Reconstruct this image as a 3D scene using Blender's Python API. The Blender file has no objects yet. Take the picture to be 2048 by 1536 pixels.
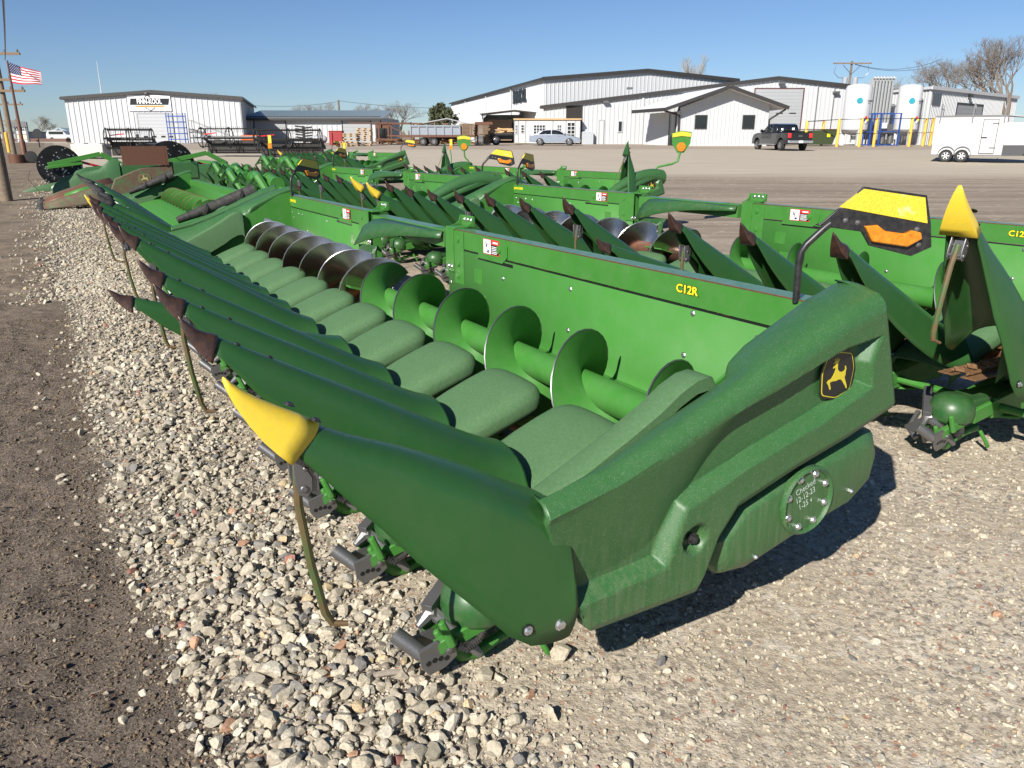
import bpy, math, random
import numpy as np
from mathutils import Vector, Matrix
random.seed(7); RNG = np.random.default_rng(11)
R = math.radians
scene = bpy.context.scene
col = scene.collection

# ------------------------------------------------------------ camera and the lens of the photograph
CH = 2.07
FPX = 1540.0
PITCH = math.atan((768 - 278) / FPX)
CP, SP = math.cos(PITCH), math.sin(PITCH)
cam_d = bpy.data.cameras.new('camera'); cam = bpy.data.objects.new('camera', cam_d); col.objects.link(cam)
cam.location = (0, 0, CH); cam.rotation_euler = (R(90) - PITCH, 0, 0)
cam_d.sensor_width = 36; cam_d.lens = 36 * FPX / 2048; cam_d.clip_end = 5000; cam_d.clip_start = 0.05
scene.camera = cam
scene.render.resolution_x = 1024; scene.render.resolution_y = 768

def W(px, py, d):
    a, b = (px - 1024) / FPX, (768 - py) / FPX
    return Vector((a * d, (CP + b * SP) * d, (b * CP - SP) * d + CH))

_TY = [-50, 14, 42, 56, 77, 95, 400, 3000]; _TZ = [0, 0, .79, 1.16, 1.47, 1.62, 1.9, 1.9]
def gz(y): return float(np.interp(y, _TY, _TZ))
def G(px, py):
    lo, hi = 1.0, 900.0
    for i in range(60):
        m = (lo + hi) / 2; p = W(px, py, m)
        if p.z > gz(p.y): lo = m
        else: hi = m
    p = W(px, py, lo); p.z = gz(p.y); return p
def GX(px, y):                       # point of the ground on column px at distance y
    z = gz(y); d = y * CP + (CH - z) * SP
    return Vector(((px - 1024) / FPX * d, y, z))

# header frame: X along the row away from the camera, Y the way the points face, Z up
DV = Vector((-0.49959, 0.86625, -0.00645)).normalized()
FV = Vector((0, 0, 1)).cross(DV).normalized(); UV = DV.cross(FV)
PO = Vector((0.342, 3.46, -1.267 + CH)) - UV * 0.8
def HM(dx=0, dy=0, dz=0, yaw=0):
    m = Matrix((( DV.x, FV.x, UV.x, 0), (DV.y, FV.y, UV.y, 0), (DV.z, FV.z, UV.z, 0), (0, 0, 0, 1)))
    p = PO + DV * dx + FV * dy + UV * dz
    return Matrix.Translation(p) @ m @ Matrix.Rotation(yaw, 4, 'Z')
def HP(x, y, z=0): return PO + DV * x + FV * y + UV * z

# ------------------------------------------------------------ objects
def tag(o, label=None, cat=None, group=None, kind=None):
    if label: o['label'] = label
    if cat: o['category'] = cat
    if group: o['group'] = group
    if kind: o['kind'] = kind
    return o
def empty(name, loc=(0, 0, 0), rz=0, **k):
    o = bpy.data.objects.new(name, None); col.objects.link(o); o.empty_display_size = .1
    o.location = loc; o.rotation_euler = (0, 0, rz); tag(o, **k); return o
KIDS = {}
def adopt(o, p):
    if p is not None:
        o.parent = p; KIDS.setdefault(p.name, []).append(o)
def copy_tree(o, parent=None):
    c = o.copy(); col.objects.link(c)
    if parent is not None: c.parent = parent
    KIDS[c.name] = []
    for ch in KIDS.get(o.name, []): KIDS[c.name].append(copy_tree(ch, c))
    return c

class MB:
    def __init__(s): s.v = []; s.f = []; s.m = []; s.mi = 0; s.M = Matrix()
    def add(s, vs, fs):
        n = len(s.v); s.v += [tuple(s.M @ Vector(v)) for v in vs]
        s.f += [tuple(i + n for i in f) for f in fs]; s.m += [s.mi] * len(fs); return s
    def box(s, x0, x1, y0, y1, z0, z1):
        vs = [(x, y, z) for x in (x0, x1) for y in (y0, y1) for z in (z0, z1)]
        return s.add(vs, [(0, 1, 3, 2), (4, 6, 7, 5), (0, 4, 5, 1), (2, 3, 7, 6), (0, 2, 6, 4), (1, 5, 7, 3)])
    def obox(s, c, sx, sy, sz, rz=0, rx=0, ry=0):
        m = Matrix.Translation(c) @ Matrix.Rotation(rz, 4, 'Z') @ Matrix.Rotation(ry, 4, 'Y') @ Matrix.Rotation(rx, 4, 'X')
        vs = [m @ Vector((x * sx / 2, y * sy / 2, z * sz / 2)) for x in (-1, 1) for y in (-1, 1) for z in (-1, 1)]
        return s.add(vs, [(0, 1, 3, 2), (4, 6, 7, 5), (0, 4, 5, 1), (2, 3, 7, 6), (0, 2, 6, 4), (1, 5, 7, 3)])
    def beam(s, a, b, w, h, up=(0, 0, 1)):
        a, b = Vector(a), Vector(b); d = (b - a); L = d.length
        if L < 1e-6: return s
        d.normalize(); u = Vector(up)
        if abs(d.dot(u)) > .98: u = Vector((1, 0, 0))
        sd = d.cross(u).normalized(); u = sd.cross(d)
        vs = []
        for p in (a, b):
            for i, j in ((-1, -1), (1, -1), (1, 1), (-1, 1)): vs.append(p + sd * (i * w / 2) + u * (j * h / 2))
        return s.add(vs, [(0, 1, 2, 3), (7, 6, 5, 4), (0, 4, 5, 1), (1, 5, 6, 2), (2, 6, 7, 3), (3, 7, 4, 0)])
    def tube(s, pts, r, n=8, cap=True):
        pts = [Vector(p) for p in pts]; k = len(pts)
        rr = r if isinstance(r, (list, tuple)) else [r] * k
        vs = []; pu = None
        for i, p in enumerate(pts):
            t = (pts[min(i + 1, k - 1)] - pts[max(i - 1, 0)])
            if t.length < 1e-9: t = Vector((0, 0, 1))
            t.normalize()
            if pu is None:
                a = Vector((0, 0, 1)) if abs(t.z) < .9 else Vector((1, 0, 0)); pu = t.cross(a).normalized()
            else:
                pu = (pu - t * pu.dot(t))
                if pu.length < 1e-6: pu = t.orthogonal()
                pu.normalize()
            q = t.cross(pu)
            for j in range(n):
                a = 2 * math.pi * j / n; vs.append(p + (pu * math.cos(a) + q * math.sin(a)) * rr[i])
        fs = [(i * n + j, i * n + (j + 1) % n, (i + 1) * n + (j + 1) % n, (i + 1) * n + j) for i in range(k - 1) for j in range(n)]
        if cap: fs += [tuple(range(n))[::-1], tuple((k - 1) * n + j for j in range(n))]
        return s.add(vs, fs)
    def cyl(s, a, b, r, r2=None, n=16): return s.tube([a, b], [r, r if r2 is None else r2], n)
    def loft(s, secs, closed=False, cap0=False, cap1=False):
        n = len(secs[0]); vs = [p for q in secs for p in q]; fs = []
        for i in range(len(secs) - 1):
            for j in range(n if closed else n - 1):
                fs.append((i * n + j, i * n + (j + 1) % n, (i + 1) * n + (j + 1) % n, (i + 1) * n + j))
        if cap0: fs.append(tuple(range(n))[::-1])
        if cap1: fs.append(tuple((len(secs) - 1) * n + j for j in range(n)))
        return s.add(vs, fs)
    def prism(s, poly, ax, a0, a1):
        # poly of 2D points; ax = axis of extrusion 'x','y','z'
        def P(p, a):
            return {'x': (a, p[0], p[1]), 'y': (p[0], a, p[1]), 'z': (p[0], p[1], a)}[ax]
        n = len(poly)
        vs = [P(p, a0) for p in poly] + [P(p, a1) for p in poly]
        fs = [tuple(range(n)), tuple(range(2 * n - 1, n - 1, -1))] + [(i, i + n, (i + 1) % n + n, (i + 1) % n) for i in range(n)]
        return s.add(vs, fs)
    def lathe(s, prof, n=24, axis='z', c=(0, 0, 0)):
        vs = []
        for r, h in prof:
            for j in range(n):
                a = 2 * math.pi * j / n; x, y = r * math.cos(a), r * math.sin(a)
                v = {'z': (x, y, h), 'x': (h, x, y), 'y': (x, h, y)}[axis]
                vs.append((v[0] + c[0], v[1] + c[1], v[2] + c[2]))
        k = len(prof)
        fs = [(i * n + j, i * n + (j + 1) % n, (i + 1) * n + (j + 1) % n, (i + 1) * n + j) for i in range(k - 1) for j in range(n)]
        fs += [tuple(range(n))[::-1], tuple((k - 1) * n + j for j in range(n))]
        return s.add(vs, fs)
    def mesh(s, name, mats, smooth=True, ang=38):
        me = bpy.data.meshes.new(name); me.from_pydata([tuple(v) for v in s.v], [], s.f)
        for m in (mats if isinstance(mats, (list, tuple)) else [mats]): me.materials.append(m)
        if any(s.m): me.polygons.foreach_set('material_index', s.m)
        if smooth:
            me.polygons.foreach_set('use_smooth', [True] * len(me.polygons)); me.set_sharp_from_angle(angle=R(ang))
        me.update(); return me
    def build(s, name, mats, parent=None, bevel=0, solid=0, fix=True, ang=38, smooth=True, **k):
        me = s.mesh(name, mats, smooth, ang)
        if fix:
            import bmesh
            bm = bmesh.new(); bm.from_mesh(me); bmesh.ops.recalc_face_normals(bm, faces=bm.faces); bm.to_mesh(me); bm.free()
        o = bpy.data.objects.new(name, me); col.objects.link(o); adopt(o, parent)
        if solid:
            q = o.modifiers.new('solid', 'SOLIDIFY'); q.thickness = solid; q.offset = 0
        if bevel:
            q = o.modifiers.new('bevel', 'BEVEL'); q.width = bevel; q.segments = 2; q.limit_method = 'ANGLE'; q.angle_limit = R(40); q.harden_normals = False
        tag(o, **k); return o

def text(name, s, size, m, parent, mat, depth=.001, font_scale=(1, 1), bold=0, align='CENTER', sp=1.0):
    cu = bpy.data.curves.new(name, 'FONT'); cu.body = s; cu.size = size; cu.extrude = depth; cu.align_x = align; cu.align_y = 'CENTER'
    cu.offset = bold; cu.space_character = sp; cu.resolution_u = 3
    t = bpy.data.objects.new(name + '_t', cu); me = bpy.data.meshes.new_from_object(t)
    bpy.data.objects.remove(t); bpy.data.curves.remove(cu)
    me.transform(Matrix.Diagonal((font_scale[0], font_scale[1], 1, 1))); me.materials.clear(); me.materials.append(mat)
    for p in me.polygons: p.use_smooth = False
    o = bpy.data.objects.new(name, me); col.objects.link(o); adopt(o, parent); o.matrix_local = m
    return o
def frame_m(o, x, y):      # matrix with origin o, text right = x, text up = y
    x = Vector(x).normalized(); y = Vector(y).normalized(); z = x.cross(y)
    return Matrix(((x.x, y.x, z.x, o[0]), (x.y, y.y, z.y, o[1]), (x.z, y.z, z.z, o[2]), (0, 0, 0, 1)))

# ------------------------------------------------------------ materials
def mat(name): m = bpy.data.materials.new(name); m.use_nodes = True; return m
def simple(name, c, rough=.5, metal=0, var=.12, vs=6, spec=.5, bump=0, bs=60, dust=None, coat=0, emit=None, speck=0, streak=0, coord='Object', lo=.4, hi=.7):
    m = mat(name); nt = m.node_tree; N = nt.nodes; L = nt.links; b = N['Principled BSDF']
    b.inputs['Roughness'].default_value = rough; b.inputs['Metallic'].default_value = metal; b.inputs['Specular IOR Level'].default_value = spec
    b.inputs['Coat Weight'].default_value = coat
    tc = N.new('ShaderNodeTexCoord')
    n1 = N.new('ShaderNodeTexNoise'); n1.inputs['Scale'].default_value = vs; n1.inputs['Detail'].default_value = 8; n1.inputs['Roughness'].default_value = .6
    L.new(tc.outputs[coord], n1.inputs['Vector'])
    mx = N.new('ShaderNodeMix'); mx.data_type = 'RGBA'
    a = [x * (1 - var) for x in c]; d = [min(1, x * (1 + var)) for x in c]
    mx.inputs['A'].default_value = (*a, 1); mx.inputs['B'].default_value = (*d, 1)
    L.new(n1.outputs['Fac'], mx.inputs['Factor']); out = mx.outputs['Result']
    if dust:
        n2 = N.new('ShaderNodeTexNoise'); n2.inputs['Scale'].default_value = dust[2]; n2.inputs['Detail'].default_value = 10; n2.inputs['Roughness'].default_value = .7
        L.new(tc.outputs[coord], n2.inputs['Vector'])
        rp = N.new('ShaderNodeMapRange'); rp.inputs['From Min'].default_value = lo; rp.inputs['From Max'].default_value = hi; rp.inputs['To Max'].default_value = dust[1]
        L.new(n2.outputs['Fac'], rp.inputs['Value'])
        m2 = N.new('ShaderNodeMix'); m2.data_type = 'RGBA'; m2.inputs['B'].default_value = (*dust[0], 1)
        L.new(rp.outputs['Result'], m2.inputs['Factor']); L.new(out, m2.inputs['A']); out = m2.outputs['Result']
    if streak:
        mp = N.new('ShaderNodeMapping'); mp.inputs['Scale'].default_value = (60, 60, 5); L.new(tc.outputs[coord], mp.inputs['Vector'])
        n4 = N.new('ShaderNodeTexNoise'); n4.inputs['Scale'].default_value = 1; n4.inputs['Detail'].default_value = 5; L.new(mp.outputs[0], n4.inputs['Vector'])
        sx = N.new('ShaderNodeSeparateXYZ'); L.new(tc.outputs[coord], sx.inputs[0])
        r5 = N.new('ShaderNodeMapRange'); r5.inputs['From Min'].default_value = .95; r5.inputs['From Max'].default_value = .4; L.new(sx.outputs[2], r5.inputs['Value'])
        r4 = N.new('ShaderNodeMapRange'); r4.inputs['From Min'].default_value = .42; r4.inputs['From Max'].default_value = .75; r4.inputs['To Max'].default_value = .36; L.new(n4.outputs['Fac'], r4.inputs['Value'])
        mm = N.new('ShaderNodeMath'); mm.operation = 'MULTIPLY'; L.new(r4.outputs[0], mm.inputs[0]); L.new(r5.outputs[0], mm.inputs[1])
        m4 = N.new('ShaderNodeMix'); m4.data_type = 'RGBA'; m4.inputs['B'].default_value = (.22, .21, .13, 1)
        L.new(mm.outputs[0], m4.inputs['Factor']); L.new(out, m4.inputs['A']); out = m4.outputs['Result']
    if speck:
        vo = N.new('ShaderNodeTexNoise'); vo.inputs['Scale'].default_value = speck; vo.inputs['Detail'].default_value = 2
        L.new(tc.outputs[coord], vo.inputs['Vector'])
        rp = N.new('ShaderNodeMapRange'); rp.inputs['From Min'].default_value = .62; rp.inputs['From Max'].default_value = .75; rp.inputs['To Max'].default_value = .55
        L.new(vo.outputs['Fac'], rp.inputs['Value'])
        m3 = N.new('ShaderNodeMix'); m3.data_type = 'RGBA'; m3.inputs['B'].default_value = (.45, .5, .42, 1)
        L.new(rp.outputs['Result'], m3.inputs['Factor']); L.new(out, m3.inputs['A']); out = m3.outputs['Result']
    L.new(out, b.inputs['Base Color'])
    if bump:
        n3 = N.new('ShaderNodeTexNoise'); n3.inputs['Scale'].default_value = bs; n3.inputs['Detail'].default_value = 6
        L.new(tc.outputs[coord], n3.inputs['Vector'])
        bp = N.new('ShaderNodeBump'); bp.inputs['Strength'].default_value = bump; bp.inputs['Distance'].default_value = .01
        L.new(n3.outputs['Fac'], bp.inputs['Height']); L.new(bp.outputs['Normal'], b.inputs['Normal'])
    if emit: b.inputs['Emission Color'].default_value = (*emit, 1); b.inputs['Emission Strength'].default_value = 1
    return m
GP = simple('green_paint', (.046, .19, .028), .45, spec=.3, var=.1, vs=3, dust=((.10, .22, .075), .4, 9), bump=.04, bs=8)
GPS = simple('green_sheet_paint', (.046, .19, .028), .62, spec=.25, var=.08, vs=2, dust=((.09, .21, .07), .35, 6), bump=.03, bs=6)
GPL = simple('green_plastic', (.03, .108, .028), .4, var=.06, vs=3, dust=((.09, .15, .07), .18, 30), speck=330, streak=1, bump=.12, bs=500)
GSN = simple('green_snout_plastic', (.021, .083, .019), .32, var=.1, vs=3, dust=((.05, .10, .035), .3, 7), bump=.03, bs=300)
GHD = simple('green_textured_hood', (.066, .155, .056), .7, var=.1, vs=9, dust=((.15, .22, .14), .35, 60), speck=420, bump=.45, bs=700, spec=.3)
GDK = simple('dark_green_paint', (.02, .09, .02), .4, var=.2, dust=((.1, .12, .07), .5, 20))
GOLD = simple('faded_green_paint', (.07, .12, .045), .7, var=.3, vs=8, dust=((.115, .062, .04), .95, 5), lo=.38, hi=.55, bump=.2)
RUST = simple('rusted_steel', (.105, .05, .035), .6, metal=.2, var=.4, vs=14, dust=((.22, .085, .03), .7, 30), bump=.25, bs=60)
DKRUST = simple('worn_cast_tip', (.055, .034, .026), .34, metal=.35, var=.4, vs=18, dust=((.14, .062, .032), .7, 26), bump=.15, bs=90)
YEL = simple('yellow_plastic', (.75, .53, .035), .42, var=.06, vs=10, dust=((.45, .36, .1), .3, 60), bump=.04, bs=30)
YRF = simple('yellow_reflector', (.72, .52, .04), .35, var=.5, vs=110, bump=.4, bs=150, dust=((.8, .75, .5), .6, 14), lo=.58, hi=.7)
AMB = simple('amber_lens', (.72, .2, .01), .12, var=.75, vs=38, coat=.6, bump=.5, bs=60)
BLK = simple('black_paint', (.012, .012, .014), .4, var=.3, dust=((.12, .11, .09), .25, 40))
BPL = simple('black_rubber', (.018, .018, .018), .7, var=.3, dust=((.15, .13, .1), .35, 20))
STL = simple('polished_flighting', (.58, .52, .46), .27, metal=1, var=.18, vs=12, dust=((.28, .17, .1), .5, 7), bump=.03, bs=80)
GRY = simple('cast_grey_steel', (.2, .2, .205), .42, metal=.7, var=.2, vs=12, dust=((.22, .19, .15), .5, 30), bump=.1, bs=80)
ZNC = simple('zinc_bolt', (.6, .6, .6), .3, metal=.9, var=.1)
YDD = simple('deer_yellow', (.62, .5, .03), .45, var=.04)
EDG = simple('worn_edge', (.14, .145, .15), .4, metal=.7, var=.3)
BRN = simple('brown_deck', (.13, .062, .022), .7, var=.4, vs=10, dust=((.24, .14, .07), .7, 40), bump=.4, bs=60)
TRB = simple('rusty_trough', (.16, .07, .02), .5, metal=.3, var=.4, vs=6, dust=((.09, .04, .02), .8, 12), bump=.1)
WHT = simple('white_decal', (.85, .85, .85), .4, var=.02)
RED = simple('red_decal', (.65, .03, .03), .4, var=.03)
BKD = simple('black_decal', (.012, .012, .012), .35, var=.03)
YDC = simple('yellow_decal', (.9, .75, .02), .4, var=.02)
TOPG = simple('beam_top_sky_tint', (.05, .16, .065), .3, var=.15, vs=8, dust=((.2, .24, .16), .5, 16), bump=.05)  # bluish sky reflection put into the green of the beam top, plus dust
ORG = simple('orange_paint', (.75, .13, .02), .5, var=.1)
WPT = simple('white_wall_metal', (.49, .5, .505), .45, var=.04, vs=.4, spec=.4)
WP2 = simple('white_wall_bright', (.55, .55, .55), .5, var=.03, vs=.4)
WP3 = simple('off_white_metal', (.34, .35, .355), .5, var=.06, vs=.6)
RFG = simple('dark_roof_trim', (.035, .032, .03), .5, var=.1)
RFW = simple('white_roof_metal', (.78, .78, .78), .45, var=.05)
RFM = simple('galvanised_roof', (.33, .4, .42), .4, metal=.3, var=.1)
DRG = simple('grey_door', (.33, .33, .33), .5, var=.06)
GLS = simple('dark_glass', (.012, .014, .016), .06, var=.2, spec=.8)
INT = simple('interior_shade', (.02, .017, .015), .8)  # near-black colour standing for the shade inside openings
WOOD = simple('weathered_wood', (.2, .135, .085), .85, var=.35, vs=20, bump=.3)
PALLET = simple('pallet_wood', (.5, .33, .16), .8, var=.3, vs=10)
POLEW = simple('pole_wood', (.17, .125, .085), .85, var=.4, vs=16, dust=((.3, .24, .17), .6, 4), bump=.5, bs=50)
BARK = simple('bare_branch', (.16, .13, .105), .9, var=.3)
BARKP = simple('pale_branch', (.3, .26, .2), .9, var=.3)
EVG = simple('evergreen_leaf', (.075, .085, .04), .8, var=.3)
BLU = simple('blue_paint', (.018, .065, .27), .45, var=.2)
BGR = simple('blue_grey_paint', (.27, .32, .37), .55, var=.15, vs=3, dust=((.2, .12, .07), .5, 6))
REDP = simple('red_paint', (.3, .03, .03), .5, var=.2)
YPT = simple('yellow_post_paint', (.75, .42, .06), .5, var=.1)
SILV = simple('silver_car_paint', (.42, .44, .47), .28, metal=.7, coat=.6, var=.03)
BCAR = simple('black_car_paint', (.008, .008, .01), .16, coat=.8, var=.1)
TIRE = simple('tyre_rubber', (.022, .021, .02), .8, var=.2)
RIM = simple('alloy_rim', (.6, .6, .6), .3, metal=.8)
RIMW = simple('white_rim', (.8, .8, .8), .4)
CONC = simple('pale_concrete', (.45, .42, .37), .8, var=.15, bump=.2)
# ------------------------------------------------------------ ground
def ground_mat():
    m = mat('yard_ground'); nt = m.node_tree; N = nt.nodes; L = nt.links; b = N['Principled BSDF']; b.inputs['Roughness'].default_value = .9; b.inputs['Specular IOR Level'].default_value = .15
    geo = N.new('ShaderNodeTexCoord'); P = geo.outputs['Object']
    def dot(v, off):
        s = N.new('ShaderNodeVectorMath'); s.operation = 'SUBTRACT'; s.inputs[1].default_value = off; L.new(P, s.inputs[0])
        d = N.new('ShaderNodeVectorMath'); d.operation = 'DOT_PRODUCT'; d.inputs[1].default_value = v; L.new(s.outputs[0], d.inputs[0]); return d.outputs['Value']
    def noise(sc, det=6, vec=None, ro=.55):
        n = N.new('ShaderNodeTexNoise'); n.inputs['Scale'].default_value = sc; n.inputs['Detail'].default_value = det; n.inputs['Roughness'].default_value = ro
        L.new(vec or P, n.inputs['Vector']); return n.outputs['Fac']
    def mth(op, a, bb, c=None):
        x = N.new('ShaderNodeMath'); x.operation = op
        for i, q in enumerate((a, bb, c)):
            if q is None: continue
            if hasattr(q, 'links'): L.new(q, x.inputs[i])
            else: x.inputs[i].default_value = q
        return x.outputs[0]
    def rng(v, a, c, t0=0, t1=1):
        x = N.new('ShaderNodeMapRange'); x.inputs['From Min'].default_value = a; x.inputs['From Max'].default_value = c
        x.inputs['To Min'].default_value = t0; x.inputs['To Max'].default_value = t1; L.new(v, x.inputs['Value']); return x.outputs['Result']
    def mix(f, a, c):
        x = N.new('ShaderNodeMix'); x.data_type = 'RGBA'; L.new(f, x.inputs['Factor'])
        for q, k in ((a, 'A'), (c, 'B')):
            if isinstance(q, tuple): x.inputs[k].default_value = (*q, 1)
            else: L.new(q, x.inputs[k])
        return x.outputs['Result']
    def vor(sc, feat='F1', out='Distance'):
        x = N.new('ShaderNodeTexVoronoi'); x.inputs['Scale'].default_value = sc; x.feature = feat; L.new(P, x.inputs['Vector']); return x.outputs[out]
    lat = dot(FV, PO); yy = dot((0, 1, 0), (0, 0, 0)); xx = dot((1, 0, 0), (0, 0, 0))
    n_lo = noise(1.2, 7); n_hi = noise(22, 6); n_fi = noise(110, 4)
    alo = dot(DV, PO); lat = mth('SUBTRACT', mth('ADD', lat, rng(alo, -.6, 1.8, .19, 0)), rng(alo, 5, 22, 0, .22))
    latn = mth('ADD', lat, mth('MULTIPLY', mth('SUBTRACT', n_lo, .5), .7))
    # pebble colours
    v1 = N.new('ShaderNodeTexVoronoi'); v1.inputs['Scale'].default_value = 55; L.new(P, v1.inputs['Vector'])
    sepc = N.new('ShaderNodeSeparateColor'); L.new(v1.outputs['Color'], sepc.inputs[0])
    cr = N.new('ShaderNodeValToRGB'); cr.color_ramp.interpolation = 'CONSTANT'; e = cr.color_ramp.elements; e[0].position = 0; e[0].color = (.16, .14, .12, 1); e[1].position = 1; e[1].color = (.6, .53, .42, 1)
    for p_, c_ in ((.12, (.26, .22, .17, 1)), (.5, (.42, .365, .28, 1)), (.9, (.5, .44, .35, 1)), (.95, (.34, .17, .11, 1))):
        x = e.new(p_); x.color = c_
    L.new(sepc.outputs[0], cr.inputs[0]); peb = cr.outputs['Color']
    fine = mix(rng(n_fi, .3, .7), (.40, .34, .255), (.62, .54, .42))
    yard = mix(rng(n_hi, .38, .55), fine, peb)
    yard = mix(rng(n_lo, .4, .62, 0, .6), yard, (.36, .30, .22)); yard = mix(rng(noise(4.5, 7, ro=.7), .56, .66, 0, .6), yard, (.62, .57, .48))
    strip = mix(rng(v1.outputs['Distance'], .3, .75), peb, (.13, .11, .085))
    soil = mix(rng(noise(75, 8, ro=.75), .38, .62), (.06, .046, .035), (.21, .17, .135))
    soil = mix(rng(noise(9, 4), .6, .75, 0, .5), soil, (.16, .13, .09))
    # the far side of the left verge: dry trampled grass
    mp = N.new('ShaderNodeMapping'); mp.inputs['Scale'].default_value = (.08, 1.3, 1); mp.inputs['Rotation'].default_value = (0, 0, .03); L.new(P, mp.inputs['Vector'])
    st = noise(1, 9, mp.outputs[0], .68)
    mp2 = N.new('ShaderNodeMapping'); mp2.inputs['Scale'].default_value = (.25, 4, 1); L.new(P, mp2.inputs['Vector'])
    mp3 = N.new('ShaderNodeMapping'); mp3.inputs['Scale'].default_value = (1.2, 2.2, 1); L.new(P, mp3.inputs['Vector'])
    st2 = noise(1, 6, mp2.outputs[0], .7)
    grass = mix(rng(noise(1, 10, mp3.outputs[0], .78), .35, .65), (.11, .088, .064), (.27, .215, .155)); grass = mix(rng(noise(.5, 6), .6, .72, 0, .5), grass, (.1, .12, .05))
    soil = mix(rng(yy, 7, 13), soil, grass)
    far = mix(rng(st, .35, .65), (.17, .135, .10), (.31, .255, .195))
    far = mix(rng(st2, .5, .7, 0, .7), far, (.38, .32, .25)); far = mix(rng(noise(3.5, 8, ro=.75), .55, .66, 0, .6), far, (.5, .43, .34))
    ywob = mth('ADD', yy, mth('MULTIPLY', mth('SUBTRACT', noise(.06, 3), .5), 10))
    far = mix(rng(ywob, 31, 36), far, mix(rng(st2, .3, .7), (.35, .30, .23), (.47, .41, .32)))
    far = mix(rng(ywob, 62, 66), far, mix(rng(st, .3, .7), (.27, .22, .17), (.4, .34, .27)))
    far = mix(rng(ywob, 90, 110), far, (.25, .2, .13))
    yd = mix(rng(ywob, 9, 17), yard, far)
    base = mix(rng(latn, 1.0, 1.3), yd, strip)
    base = mix(rng(latn, 2.0, 2.12), base, soil)
    # a second gravel apron further up the row, the verge beyond
    L.new(base, b.inputs['Base Color'])
    h1 = mth('MULTIPLY', vor(26), -.8); h2 = mth('MULTIPLY', n_fi, .4); h3 = mth('MULTIPLY', vor(95), -.35)
    h = mth('ADD', mth('ADD', h1, h2), h3)
    soilh = mth('ADD', mth('MULTIPLY', noise(28, 8, ro=.7), 2.4), mth('MULTIPLY', noise(120, 4), 1.0))
    sm = rng(latn, 2.0, 2.12)
    hh = N.new('ShaderNodeMix'); hh.data_type = 'FLOAT'; L.new(sm, hh.inputs['Factor']); L.new(h, hh.inputs['A']); L.new(soilh, hh.inputs['B'])
    bp = N.new('ShaderNodeBump'); bp.inputs['Strength'].default_value = .7; bp.inputs['Distance'].default_value = .009
    L.new(hh.outputs['Result'], bp.inputs['Height']); L.new(bp.outputs['Normal'], b.inputs['Normal'])
    return m

def grid_mesh(xs, ys, zf):
    X, Y = np.meshgrid(xs, ys, indexing='ij'); Z = zf(X, Y)
    V = np.stack([X, Y, Z], -1).reshape(-1, 3); n, k = len(xs), len(ys)
    i = np.arange(n - 1)[:, None] * k + np.arange(k - 1)[None, :]
    F = np.stack([i, i + k, i + k + 1, i + 1], -1).reshape(-1, 4); return V, F
def np_mesh(name, V, F, mats, smooth=False):
    me = bpy.data.meshes.new(name); k = F.shape[1]
    me.vertices.add(len(V)); me.vertices.foreach_set('co', V.astype(np.float32).ravel())
    me.loops.add(F.size); me.loops.foreach_set('vertex_index', F.astype(np.int32).ravel())
    me.polygons.add(len(F)); me.polygons.foreach_set('loop_start', np.arange(0, F.size, k, dtype=np.int32))
    me.polygons.foreach_set('loop_total', np.full(len(F), k, dtype=np.int32))
    me.polygons.foreach_set('use_smooth', np.full(len(F), smooth)); me.update(calc_edges=True)
    for m in mats: me.materials.append(m)
    return me
def vnoise(X, Y, s, seed):
    rg = np.random.default_rng(seed); T = rg.random((64, 64)); u = X * s; v = Y * s
    i = np.floor(u).astype(int); j = np.floor(v).astype(int); fu = u - i; fv = v - j; fu = fu * fu * (3 - 2 * fu); fv = fv * fv * (3 - 2 * fv)
    a = T[i % 64, j % 64]; b_ = T[(i + 1) % 64, j % 64]; c = T[i % 64, (j + 1) % 64]; d = T[(i + 1) % 64, (j + 1) % 64]
    return (a * (1 - fu) + b_ * fu) * (1 - fv) + (c * (1 - fu) + d * fu) * fv - .5
def latc(X, Y): return (X - PO.x) * FV.x + (Y - PO.y) * FV.y
def gheight(X, Y):
    z = np.interp(Y, _TY, _TZ); l = latc(X, Y); fade = np.clip((16 - Y) / 4, 0, 1)
    strip = np.exp(-((l - 1.65) / .42) ** 2) * .035
    ax = (X - PO.x) * DV.x + (Y - PO.y) * DV.y; soil = np.clip((l - np.interp(ax, [-1, 2, 9, 22], [1.83, 2.0, 2.1, 2.28])) / .3, 0, 1)
    rough = (vnoise(X, Y, 2.2, 3) * .05 + vnoise(X, Y, 7, 4) * .03 + vnoise(X, Y, 22, 5) * .028 + vnoise(X, Y, 45, 6) * .02) * soil
    yard = (vnoise(X, Y, 1.1, 8) * .03 + vnoise(X, Y, 6, 9) * .008) * (1 - soil)
    return z + (strip + rough + yard) * fade
xs = np.unique(np.concatenate([np.linspace(-3000, -60, 14), np.linspace(-60, -12, 30), np.linspace(-12, 8, 640), np.linspace(8, 60, 40), np.linspace(60, 3000, 14)]))
ys = np.unique(np.concatenate([np.linspace(-40, 1, 12), np.linspace(1, 14, 430), np.linspace(14, 110, 100), np.linspace(110, 4000, 20)]))
V, F = grid_mesh(xs, ys, gheight)
g = bpy.data.objects.new('ground', np_mesh('ground', V, F, [ground_mat()], True)); col.objects.link(g); tag(g, kind='structure')

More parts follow.
